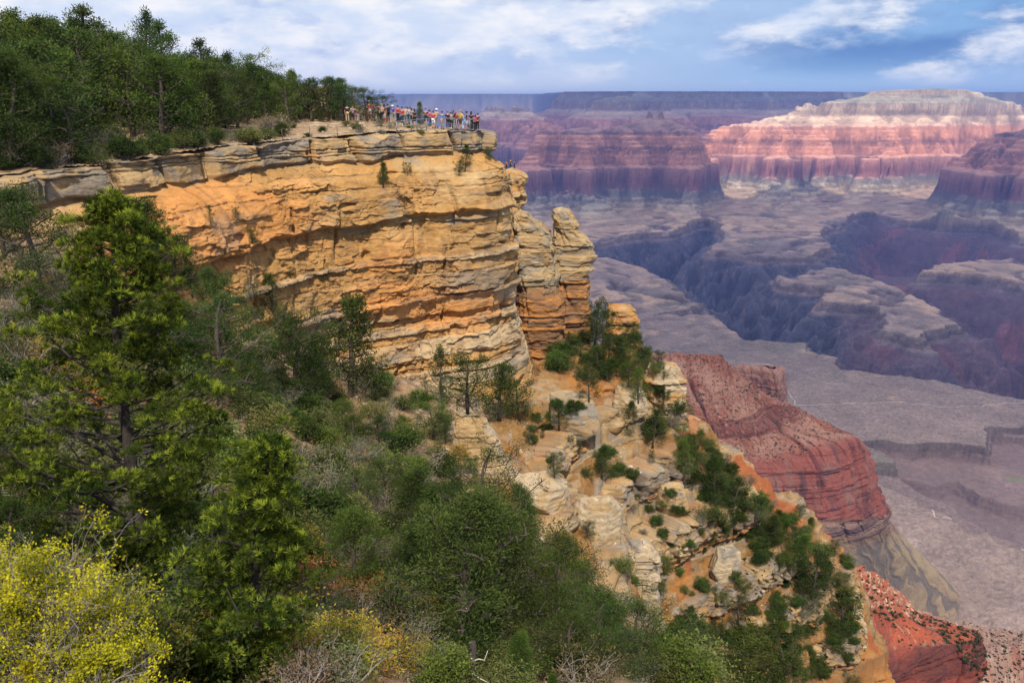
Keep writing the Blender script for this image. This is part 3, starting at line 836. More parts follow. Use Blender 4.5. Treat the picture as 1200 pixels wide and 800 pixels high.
def rock_ledges():
    """hard beds standing out of the spur as low walls, each following its own level round the slope"""
    u = np.array([.70, .714]); v = np.array([.714, -.70])
    r = np.random.default_rng(21); Vs, Qs, Cs, n0 = [], [], [], 0
    z = -22.5
    while z > -66:
        H = r.uniform(1.5, 4.2)
        s = np.arange(36, 112, .12)
        t = np.arange(-78, 14, .3)
        X = u[0] * s[None] + v[0] * t[:, None]; Y = u[1] * s[None] + v[1] * t[:, None]
        G = ground_raw(X, Y) - np.where(Y > 60, 1.3 * np.maximum(beyond_crest(X, Y) - 1.0, 0), 0)
        below = G < z
        above = ~below; k = len(t) - np.argmax(above[::-1], 0); ok = above.any(0) & (k < len(t) - 1)
        k = np.clip(k, 1, len(t) - 1); idx = np.arange(len(s))
        g0, g1 = G[k - 1, idx], G[k, idx]
        tt = t[k - 1] + (g0 - z) / np.maximum(g0 - g1, 1e-3) * (t[k] - t[k - 1])
        jump = np.abs(np.gradient(tt)) > .6
        kern = np.ones(31) / 31; ts = np.convolve(np.pad(tt, 15, 'edge'), kern, 'valid')
        cx = u[0] * s + v[0] * ts; cy = u[1] * s + v[1] * ts
        inside = poly_sd(cx, cy, SPUR_POLY)
        pres = smooth(.5, 3.5, inside) * ok * smooth(-.62, -.32, fbm2(s / 7, s * 0 + z * .37, 3, seed=4) + .05) * np.maximum(smooth(1.5, 3.5, -beyond_crest(cx, cy) + 2.5 * fbm2(cx / 5, cy / 5, 3, seed=61)), .0)
        dt = np.gradient(ts, .12); nx = v[0] - u[0] * dt; ny = v[1] - u[1] * dt; q = np.hypot(nx, ny); nx /= q; ny /= q
        hh = np.concatenate([np.linspace(-1, 0, 6, endpoint=False), np.linspace(0, H + 1.4, int((H + 1.4) / .085))])
        S, Hh = np.meshgrid(s, hh, indexing='xy')
        Z = z + H * .55 - np.maximum(Hh, 0) + .25 * fbm2(S / 5, 0 * S + z, 3)
        d, hard, blk, e = masonry(S, Z, seed=700. + z, amp=1.0, crack=.12)
        rb, rbh, rbe = rubble_relief(S, Z, 9.0 + z, 1.1)
        bw, be = worley(S / 3.2 + .3 * perlin2(S / 2, Z), S * 0 + .5 + z, 3.)
        O = .55 * H * np.interp(Hh / H, [-.5, 0, .06, .5, .85, 1.0, 1.3], [-1, .35, .6, .75, .5, .15, -.2]) + (bw - .5) * 1.1 + d * .8 + rb - .5 * np.exp(-(be / .08) ** 2)
        O = np.where(Hh < 0, -4.5 * (-Hh) + np.minimum(O, .4), O)
        O -= (1 - pres)[None] * (H + 2.2)
        Z = Z - np.where(Hh < 0, 0, 0) - (1 - pres)[None] * .8
        PX = cx[None] + nx[None] * O; PY = cy[None] + ny[None] * O
        f1 = fbm2(S / 6, Z / 3, 4, seed=701); f2 = fbm2(S / 1.3, Z / .5, 4, seed=702); f3 = fbm2(S / .6, Z / .6, 3, seed=703)
        base = r.random()
        col = mix(mix(np.broadcast_to(C_CREAM, S.shape + (3,)), C_BUFF, smooth(-.2, .3, f1)), C_PALE, smooth(.0, .5, f2 + .3 * f1) * .7)
        col = mix(col, C_GREY, smooth(-.35 + .35 * base, .25 + .3 * base, f1 + .6 * f2 + .5 * (bw - .5)) * .85)
        lowp = smooth(.62, .85, Hh / H + .15 * f1)
        col = mix(col, mix(np.broadcast_to(C_ORNG, col.shape), C_BROWN, smooth(.0, .4, f2)), lowp * .85)
        col = mix(col, C_DARK, .7 * np.exp(-(rbe / .07) ** 2) * (rbh > .35)); col = mix(col, C_DARK, smooth(.2, .6, f3) * .35)
        col = mix(col, C_DARK, .7 * np.exp(-(be / .06) ** 2))
        col = mix(col, np.array([.36, .19, .085]), (Hh < -.1) * smooth(-.3, .2, f1) * .85)
        col = .86 * col * (1 + .35 * (rbh - .5) + .1 * f2)[..., None]
        qd = grid_quads(*S.shape)
        keep = (np.broadcast_to(pres[None] > .03, S.shape).reshape(-1)[qd]).all(1)
        Vs.append(np.stack([PX, PY, Z], -1).reshape(-1, 3)); Qs.append(qd[keep] + n0); Cs.append(col.reshape(-1, 3)); n0 += S.size
        z -= H + r.uniform(.6, 1.8)
    V = np.concatenate(Vs); Q = np.concatenate(Qs); C_ = np.concatenate(Cs)
    us, inv = np.unique(Q, return_inverse=True)
    me = make_mesh('rock_ledges', V[us], inv.reshape(-1, 4), None, (M['rock'],), None, True, {'Col': np.clip(C_, .02, .9)[us]})
    o = link('rock_ledges', me); tag(o, kind='structure')


PLAT_PX = [(0, 212, 44), (60, 202, 48), (130, 196, 51), (190, 187, 55), (250, 178, 60), (330, 168, 66), (420, 161, 70.5), (480, 156, 74), (540, 154, 76), (563, 154, 77.5), (572, 154, 84), (520, 150.5, 96), (470, 148, 106),
           (0, 175, 52), (0, 140, 60), (0, 98, 75), (-150, 140, 55), (-200, 200, 44), (100, 165, 58), (100, 132, 68), (100, 104, 88), (200, 160, 63), (200, 142, 75), (200, 118, 92), (300, 148, 74), (300, 133, 88), (320, 125, 92), (300, 122, 110),
           (380, 146, 80), (380, 135, 90), (400, 128, 120), (440, 142.5, 79), (410, 142.5, 78), (455, 144, 80), (440, 128, 100), (470, 147, 82), (470, 143, 100), (520, 151.5, 84)]


def headland_top():
    T = TPS([tuple(P(*g)) for g in PLAT_PX] + [(-80, 60, 1), (-60, 130, 5), (-20, 130, 0.5)], .002)
    line, s = curve(RIM, 300)
    poly = [tuple(a[:2]) for a in line] + [(-40, 190), (-130, 190), (-130, 30), (-60, 25)]
    xs = np.arange(-110, 4, .25); ys = np.arange(28, 135, .25)
    x, y = np.meshgrid(xs, ys, indexing='xy')
    m = poly_sd(x, y, poly)
    z = T(x, y) + .12 * fbm2(x / 1.5, y / 1.5, 4, seed=77) + .4 * fbm2(x / 7, y / 7, 3, seed=78) * smooth(2, 8, m)
    z -= .5 * smooth(1.0, 0, m)
    # flat viewpoint pavement
    f1 = fbm2(x / 4, y / 4, 4, seed=401); f2 = fbm2(x, y, 4, seed=402)
    col = mix(np.broadcast_to(np.array([.24, .16, .09]), x.shape + (3,)), np.array([.40, .29, .18]), smooth(.05, .4, f2 + .3 * f1))
    rim = smooth(5, 1.5, m) * smooth(-.3, .2, f1 + .5)
    col = mix(col, np.array([.33, .225, .125]), rim * .7)
    col = mix(col, np.array([.30, .27, .23]), smooth(.2, .4, f2) * rim * .6)
    q = grid_quads(*x.shape); keep = (m.reshape(-1)[q] > .9).all(1); q = q[keep]
    us, inv = np.unique(q, return_inverse=True)
    me = make_mesh('headland_top', np.stack([x, y, z], -1).reshape(-1, 3)[us], inv.reshape(-1, 4), None, (M['soil'],), None, True, {'Col': np.clip(col, .02, .9).reshape(-1, 3)[us]})
    o = link('headland_ground', me); tag(o, kind='structure')
    return o


# ------------------------------------------------------------------ free-standing rocks
def rock_tower(name, label, rows, Y, pal, depth=.9, dscale=1.0, seed=0., step=.07, cat='rock', taper_top=True, lean=0.):
    """a rock with the outline given by rows (py, left px, right px) at Y metres, rounded in plan, built of beds and joints"""
    rows = sorted(rows)
    pts = [(P(l, py, Y), P(r, py, Y)) for py, l, r in rows]
    z = np.array([p[0][2] for p in pts]); xl = np.array([p[0][0] for p in pts]); xr = np.array([p[1][0] for p in pts])
    zz = np.arange(z[0], z[-1], -step)
    XL = np.interp(-zz, -z, xl); XR = np.interp(-zz, -z, xr)
    w = (XR - XL) / 2; cx = (XR + XL) / 2
    wm = np.median(w)
    nth = int(np.clip(2 * np.pi * wm / step, 60, 420))
    th = np.linspace(0, 2 * np.pi, nth + 1)
    th = th + np.pi / 2
    T, Zg = np.meshgrid(th, zz, indexing='xy'); T0 = T - np.pi / 2
    W = w[:, None] + 0 * T
    e = 2.0 / 3.2
    c, s_ = np.cos(T), np.sin(T)
    ux = np.sign(c) * np.abs(c) ** e; uy = np.sign(s_) * np.abs(s_) ** e
    d, hard, blk, ed = masonry(T * wm, Zg, seed=seed, scale=dscale, amp=1.15 * min(1, wm / 1.6), crack=.11)
    rb, rbh, rbe = rubble_relief(T * wm, Zg, seed, .8)
    lump = fbm3(np.cos(T) * 1.1 + seed, np.sin(T) * 1.1, Zg / max(wm, .8) / 1.4, 3)
    d = d * .7 + rb * .9 + lump * .22 * wm
    d = d * smooth(0, .4, T0) * smooth(2 * np.pi, 2 * np.pi - .4, T0)
    fall = smooth(0, .35, (zz[0] - Zg)) if taper_top else 1
    k = 1 + d / np.maximum(W, .5) * .8
    dep = depth * (.6 * W + .4 * wm)
    X = cx[:, None] + W * ux * k * (.25 + .75 * fall ** .5) if taper_top else cx[:, None] + W * ux * k
    Yg = Y + dep * uy * k * ((.25 + .75 * fall ** .5) if taper_top else 1) + lean * (zz[0] - Zg)
    f1 = fbm2(T * wm / 2.5, Zg / 1.2, 4, seed=seed + 1); f2 = fbm2(T * wm / .6, Zg / .4, 3, seed=seed + 2)
    col = pal(T, Zg, zz[0], f1, f2, hard, blk)
    col = mix(col, C_DARK, .5 * np.exp(-(ed / .06) ** 2) * (blk > .35))
    col = col * (1 + .2 * (blk - .5) + .15 * f2)[..., None]
    V = np.stack([X, Yg, Zg], -1).reshape(-1, 3)
    q = grid_quads(*T.shape)[:, ::-1]
    n = len(V); V = np.concatenate([V, [[cx[0], Y + lean * 0, zz[0] + .08]]])
    tr = [(n, i, i + 1) for i in range(nth)]
    colv = np.concatenate([col.reshape(-1, 3), col[0, :1]])
    base = np.array([cx[-1], Y, zz[-1]])
    me = make_mesh(name, V - base, q, tr, (M['rock'],), None, True, {'Col': np.clip(colv, .02, .9)})
    o = link(name, me); o.location = base
    tag(o, label, cat)
    return o


def cast(px, py, dg):
    d = Vector(ray(px, py)); d.normalize()
    ok, loc, nrm, idx, ob, mat = SC.ray_cast(dg, Vector((0, 0, 0)), d)
    return (loc, ob.name) if ok else (None, None)


def boulder(name, label, px0, px1, py0, py1, Y, pal, seed, cat='boulder', deep=.8, nplanes=26):
    """angular block: a round lump cut by many random planes, then roughened"""
    r = np.random.default_rng(seed)
    bpy.context.view_layer.update()
    hit, _ = cast((px0 + px1) / 2, py1 - .22 * (py1 - py0), bpy.context.evaluated_depsgraph_get())
    if hit is not None: Y = hit[1] + (P(px1, py1, Y)[0] - P(px0, py1, Y)[0]) * .12
    a, b = P(px0, (py0 + py1) / 2, Y), P(px1, (py0 + py1) / 2, Y); t, bt = P(px0, py0, Y), P(px0, py1, Y)
    h = np.array([(b[0] - a[0]) / 2, (b[0] - a[0]) / 2 * deep, (t[2] - bt[2]) / 2])
    c = np.array([(a[0] + b[0]) / 2, Y, (t[2] + bt[2]) / 2])
    n, m = 90, 150
    ph = np.linspace(0.001, np.pi - .001, n)[:, None]; th = np.linspace(0, 2 * np.pi, m)[None, :]
    D = np.stack([np.sin(ph) * np.cos(th), np.sin(ph) * np.sin(th), np.cos(ph) + 0 * th], -1)
    pn = r.normal(size=(nplanes, 3)); pn /= np.linalg.norm(pn, axis=1)[:, None]
    pn = np.concatenate([pn, [[0, 0, 1.], [.1, -.95, .2], [-.9, -.3, .1], [.9, .2, .1]]]); pd = r.uniform(.72, 1.0, len(pn))
    k = D @ pn.T
    R = np.min(np.where(k > .05, pd / np.maximum(k, .05), 9), axis=-1)
    R = np.minimum(R, 1.35)
    V = D * R[..., None] * h
    z = V[..., 2]; q = V * (1.0 / 1.0)
    rgh = fbm3(q[..., 0] / .5 + seed, q[..., 1] / .5, q[..., 2] / .3, 4)
    bed = fbm2(q[..., 2] / .35 + 0 * z, 0 * z + seed, 2)
    V = V * (1 + (.10 * rgh + .05 * bed) / np.maximum(np.linalg.norm(V, axis=-1), .4))[..., None]
    f1 = fbm3(q[..., 0] / 1.5, q[..., 1] / 1.5 + seed, q[..., 2] / 1.2, 4); f2 = fbm3(q[..., 0] / .5, q[..., 1] / .5 + seed, q[..., 2] / .3, 3)
    col = pal(th + 0 * ph, z, h[2], f1, f2, .5 + .5 * bed, .5 + 0 * z)
    col = col * (1 + .2 * f2)[..., None]
    base = np.array([0, 0, -h[2]])
    me = make_mesh(name, V.reshape(-1, 3) - base, grid_quads(n, m)[:, ::-1], None, (M['rock'],), None, True, {'Col': np.clip(col, .02, .9).reshape(-1, 3)})
    o = link(name, me); o.location = c + base; tag(o, label, cat)
    return o


def pal_tower(zsplit):
    def f(T, Z, zt, f1, f2, hard, blk):
        up = mix(mix(np.broadcast_to(C_CREAM * .92, f1.shape + (3,)), C_GREY, smooth(-.2, .4, f1 + .4 * f2) * .85), C_PALE, smooth(.1, .5, f2) * .3)
        lo = mix(mix(np.broadcast_to(C_BROWN, f1.shape + (3,)), C_ORNG * .85, smooth(-.1, .4, f1 + .7 * (hard - .45))), C_DARK, smooth(.0, .5, f2 + .6 * (hsh(np.floor(Z / .9), 3.) - .55)) * .6)
        return mix(lo, up, smooth(zsplit - .5, zsplit + .4, Z + .5 * f1))
    return f


def pal_simple(a, b, g=.6):
    def f(T, Z, zt, f1, f2, hard, blk):
        c = mix(np.broadcast_to(a, f1.shape + (3,)), b, smooth(-.2, .4, f1 + .4 * (hard - .5)))
        return mix(c, C_GREY, g * smooth(.0, .45, f2 + .5 * f1))
    return f


def rocks():
    z320 = P(670, 322, 89)[2]
    rock_tower('rock_pinnacle', 'tall stack of grey ledges on a brown base, free-standing pinnacle beside the cliff nose',
               [(243, 648, 666), (250, 647, 671), (262, 649, 680), (266, 648, 678), (276, 649, 686), (284, 652, 692), (287, 648, 695), (297, 646, 696), (309, 646, 691), (313, 645, 694), (320, 645, 686), (345, 649, 690), (350, 650, 692), (375, 647, 692), (398, 646, 692), (407, 647, 690), (425, 644, 694)],
               89, pal_tower(z320), depth=.95, seed=300., cat='rock pinnacle')
    z2 = P(630, 335, 87)[2]
    rock_tower('rock_pillar', 'broad grey-topped rock pillar wedged between the cliff nose and the leaning pinnacle',
               [(247, 600, 616), (252, 600, 619), (262, 601, 634), (272, 601, 644), (290, 601, 650), (305, 602, 652), (322, 604, 656), (328, 604, 654), (335, 604, 656), (345, 604, 660), (375, 604, 662), (400, 610, 662), (425, 614, 666)],
               87.5, pal_tower(z2), depth=1.0, seed=330., cat='rock pillar')
    rock_tower('rock_turret', 'small blocky turret of pale ledges just under the tiny figures behind the cliff nose',
               [(197, 592, 607), (202, 592, 611), (207, 592, 617), (214, 593, 617), (217, 594, 613), (228, 594, 616), (236, 595, 617), (243, 595, 612), (252, 595, 620), (270, 590, 620), (300, 590, 625)],
               89.5, pal_simple(C_CREAM, C_BUFF, .5), depth=1.3, seed=350., cat='rock turret')
    rock_tower('rock_outcrop', 'small square orange outcrop among trees to the right of the pinnacle foot',
               [(357, 718, 738), (361, 713, 744), (376, 711, 746), (392, 708, 748), (415, 700, 756), (440, 695, 770)], 90, pal_simple(C_BUFF, C_ORNG, .5), depth=1.1, seed=360., cat='rock outcrop')
    rock_tower('rock_outcrop', 'pale cream jointed cliff block at the top edge of the spur beside the red butte',
               [(424, 764, 788), (430, 760, 797), (442, 757, 801), (465, 759, 801), (495, 768, 806), (512, 774, 812), (535, 780, 820)], 81, pal_simple(C_PALE, C_BUFF, .25), seed=370., cat='rock outcrop')
    boulder('boulder', 'rounded orange boulder between dark shrubs below the pinnacle', 703, 737, 406, 446, 85, pal_simple(C_ORNG, C_BUFF, .3), 1)
    rock_tower('rock_fin', 'pointed upright slab of cream rock with a notched edge beside the tree clump',
               [(459, 541, 546), (466, 539, 552), (476, 538, 560), (486, 538, 562), (492, 537, 569), (505, 536, 574), (520, 534, 585), (545, 530, 600), (570, 530, 620)],
               53, pal_simple(C_CREAM, C_PALE, .25), depth=.4, seed=390., step=.05, cat='rock fin')
    boulder('boulder', 'big pale cream boulder with a dark undercut in the middle of the rocky rib', 664, 732, 574, 650, 55, pal_simple(C_PALE, C_CREAM, .6), 3, deep=.9)
    boulder('boulder', 'long cream slab of rock above the big pale boulder on the rocky rib', 596, 672, 552, 606, 58, pal_simple(C_PALE, C_CREAM, .3), 4, deep=.9)
    boulder('boulder', 'broad grey weathered slab at the top of the rocky ledges below the cliff nose', 636, 700, 456, 515, 76, pal_simple(C_GREY, C_CREAM, .5), 5, deep=.8)
    rock_tower('rock_outcrop', 'rough pale column of rock standing over the orange ledges beside the dark tree',
               [(632, 740, 762), (645, 734, 768), (670, 733, 770), (700, 736, 772), (722, 738, 774), (745, 738, 780)], 53, pal_simple(C_PALE, C_GREY, .5), depth=.8, seed=410., step=.05, cat='rock outcrop')
    boulder('boulder', 'white-grey boulder at the upper edge of the rocky ledges above the orange strips', 714, 762, 448, 492, 83, pal_simple(C_PALE, C_CREAM, .5), 6)
    rock_tower('rock_outcrop', 'pale stepped cliff edge low on the spur beside the vivid red soil',
               [(690, 990, 1004), (705, 992, 1008), (740, 994, 1014), (770, 996, 1022), (800, 1000, 1030), (830, 1000, 1034)], 76, pal_simple(C_CREAM, C_PALE, .5), depth=1.2, seed=430., cat='rock outcrop')
    boulder('boulder', 'jagged whitish boulder on the spur below the orange soil', 828, 868, 640, 690, 82, pal_simple(C_PALE, C_GREY, .4), 7)
    boulder('boulder', 'tall grey and cream boulder low on the spur above the dark shrubs', 770, 806, 560, 612, 76, pal_simple(C_CREAM, C_GREY, .6), 8)


# ------------------------------------------------------------------ the red butte and the red ridge beyond the spur
def loft(ctrl, n, m):
    c = np.array(ctrl, float)                         # rows x cols x k
    r = np.stack([curve_t(c[:, j], n) for j in range(c.shape[1])], 1)
    return np.stack([curve_t(r[i], m) for i in range(n)], 0)


def curve_t(p, n):
    """Catmull-Rom evaluated at n even parameters (keeps rows aligned)"""
    p = np.asarray(p, float); N = len(p)
    pe = np.concatenate([[2 * p[0] - p[1]], p, [2 * p[-1] - p[-2]]])
    u = np.linspace(0, N - 1, n); i = np.minimum(u.astype(int), N - 2); t = (u - i)[:, None]
    a, b, c, d = pe[i], pe[i + 1], pe[i + 2], pe[i + 3]
    return .5 * (2 * b + (c - a) * t + (2 * a - 5 * b + 4 * c - d) * t ** 2 + (3 * b - a - 3 * c + d) * t ** 3)


def normals(V):
    a = np.gradient(V, axis=0); b = np.gradient(V, axis=1)
    n = np.cross(b, a); n /= np.linalg.norm(n, axis=-1)[..., None] + 1e-9
    return n


def red_butte():
    K = lambda L: [P(*a) for a in L]
    cols = [  # crest, ledge, cliff top, cliff foot, muav foot, slope foot
        K([(640, 402, 1290), (640, 440, 1220), (650, 520, 1080), (655, 570, 1050), (660, 600, 1030), (690, 760, 1000)]),
        K([(720, 404, 1260), (725, 445, 1190), (740, 540, 1060), (750, 590, 1035), (755, 620, 1015), (800, 770, 1000)]),
        K([(795, 411, 1225), (802, 452, 1150), (830, 550, 1040), (838, 600, 1010), (845, 625, 990), (900, 775, 1000)]),
        K([(845, 414, 1205), (862, 470, 1130), (905, 546, 1035), (915, 605, 1003), (925, 628, 985), (980, 765, 1030)]),
        K([(872, 440, 1190), (905, 490, 1130), (965, 528, 1050), (980, 608, 1015), (988, 630, 1000), (1035, 752, 1100)]),
        K([(905, 464, 1175), (945, 500, 1130), (1003, 516, 1085), (1026, 606, 1060), (1032, 622, 1045), (1085, 738, 1230)]),
        K([(940, 482, 1175), (975, 504, 1150), (1010, 522, 1120), (1040, 602, 1110), (1044, 618, 1105), (1122, 728, 1370)]),
        K([(935, 478, 1215), (972, 500, 1215), (1006, 522, 1190), (1036, 596, 1195), (1040, 610, 1200), (1135, 705, 1500)]),
        K([(900, 462, 1250), (930, 485, 1290), (965, 520, 1320), (1000, 585, 1340), (1010, 600, 1350), (1100, 672, 1640)]),
        K([(845, 430, 1300), (880, 460, 1380), (915, 510, 1420), (945, 570, 1450), (950, 585, 1460), (1000, 640, 1700)]),
    ]
    c = np.array(cols).transpose(1, 0, 2)
    rows_u = np.array([0, 1, 2, 3, 4, 5], float)
    n, m = 620, 900
    V = loft(c, n, m)
    rowp = np.linspace(0, 5, n)[:, None] + np.zeros((1, m))
    s = np.concatenate([[0], np.cumsum(np.linalg.norm(np.diff(V[n // 2], axis=0), axis=1))])[None, :] + np.zeros((n, 1))
    Z = V[..., 2]
    N_ = normals(V)
    if N_[n // 2, m // 4, 1] > 0: N_ = -N_
    cl = smooth(1.75, 2.05, rowp) * (1 - smooth(2.95, 3.15, rowp))
    up = 1 - smooth(1.7, 2.0, rowp); mu = smooth(2.95, 3.1, rowp) * (1 - smooth(3.9, 4.2, rowp)); slp = smooth(3.9, 4.2, rowp)
    d, hard, blk, e = masonry(s, Z, seed=500., scale=7.5, amp=1.0, crack=.12)
    d2, hard2, blk2, e2 = masonry(s, Z, seed=520., scale=22., amp=1.0, crack=.10)
    disp = d * (up * 1.1 + cl * 1.1 + mu * .9 + slp * .12) + d2 * (up * 1.15 + cl * .5 + mu * .5)
    vj = smooth(.72, .97, rid2(s / 34, Z / 400, 3, .6, 31.)) + .6 * (worley(s / 19 + .2 * fbm2(s / 20, Z / 20, 2), Z / 160, 4.)[0] - .5)
    disp += -7 * vj * cl - 2.5 * vj * up
    gul = rid2(s / 55 + .3 * fbm2(s / 40, Z / 40, 2, seed=4), Z / 260, 3, .55, 88.)
    disp += -6 * (gul - .6) * (slp + .5 * up) + 9 * fbm2(s / 60, Z / 90, 3, seed=90) * cl
    V = V + N_ * disp[..., None]
    V[0] -= N_[0] * 6 + np.array([0, 0, 8.])
    f1 = fbm2(s / 60, Z / 30, 4, seed=501); f2 = fbm2(s / 9, Z / 5, 4, seed=502); f3 = fbm2(s / 3, Z / 3, 3, seed=503); f4 = fbm2(s / 14, Z / 70, 3, seed=504)
    red = np.array([.24, .09, .052]); sal = np.array([.31, .155, .10]); dk = np.array([.13, .04, .028])
    col = np.broadcast_to(red, V.shape) * 1.0
    upc = mix(mix(np.broadcast_to(sal, V.shape), red, smooth(-.2, .3, f1 + .4 * f2)), dk, smooth(.45, .75, hard2 + .25 * (hard - .5)) * .75)
    clc = mix(mix(np.broadcast_to(np.array([.25, .076, .048]), V.shape), np.array([.22, .11, .08]), smooth(.0, .5, .6 * f4 + .6 * f1)), np.array([.10, .042, .034]), smooth(.1, .45, fbm2(s / 25, Z / 60, 3, seed=510)) * .8)
    muc = mix(np.broadcast_to(np.array([.25, .15, .105]), V.shape), np.array([.12, .07, .055]), smooth(.4, .8, hard))
    slc = mix(mix(np.broadcast_to(np.array([.31, .21, .12]), V.shape), np.array([.36, .255, .13]), smooth(.0, .4, f1 + .2)), np.array([.18, .14, .10]), smooth(.55, .75, gul))
    col = mix(col, upc, up); col = mix(col, clc, cl); col = mix(col, muc, mu); col = mix(col, slc, slp)
    shr = smooth(.36, .5, fbm2(s / 5.5, Z / 3.2, 2, seed=520)) * up
    col = mix(col, np.array([.05, .048, .024]), shr * .85)
    col = mix(col, np.array([.40, .25, .16]), smooth(.4, .6, fbm2(s / 5, Z / 3, 2, seed=530)) * up * .5)
    col = col * (1 + .15 * f3 + .1 * f2)[..., None]
    me = make_mesh('red_butte', V.reshape(-1, 3), grid_quads(n, m), None, (M['far_rock'],), None, True, {'Col': np.clip(col, .02, .9).reshape(-1, 3)})
    o = link('red_butte', me); tag(o, kind='structure')
    # pale cliff on the far side of the saddle
    cols2 = [K([(850, 427, 1420), (850, 432, 1400), (855, 470, 1385), (850, 500, 1360)]), K([(880, 428, 1400), (884, 433, 1370), (890, 472, 1355), (890, 505, 1330)]), K([(906, 431, 1380), (913, 437, 1350), (917, 478, 1345), (925, 510, 1330)]),
             K([(908, 430, 1440), (915, 434, 1440), (920, 470, 1450), (930, 500, 1470)]), K([(860, 428, 1500), (865, 432, 1520), (870, 465, 1550), (870, 490, 1600)])]
    c2 = np.array(cols2).transpose(1, 0, 2); V = loft(c2, 160, 300); s = np.linspace(0, 260, 300)[None, :] + np.zeros((160, 1)); Z = V[..., 2]
    N_ = normals(V)
    if N_[80, 80, 1] > 0: N_ = -N_
    d, hard, blk, e = masonry(s, Z, seed=560., scale=7., amp=1, crack=.12)
    V = V + N_ * (d * .8 + 5 * fbm2(s / 25, Z / 40, 3, seed=9))[..., None]
    f2 = fbm2(s / 9, Z / 9, 4, seed=561)
    col = mix(np.broadcast_to(np.array([.33, .17, .11]), V.shape), np.array([.22, .09, .065]), smooth(-.1, .4, f2 + .5 * (hard - .5)))
    me = make_mesh('red_shoulder', V.reshape(-1, 3), grid_quads(160, 300), None, (M['far_rock'],), None, True, {'Col': np.clip(col, .02, .9).reshape(-1, 3)})
    o = link('red_shoulder', me); tag(o, kind='structure')


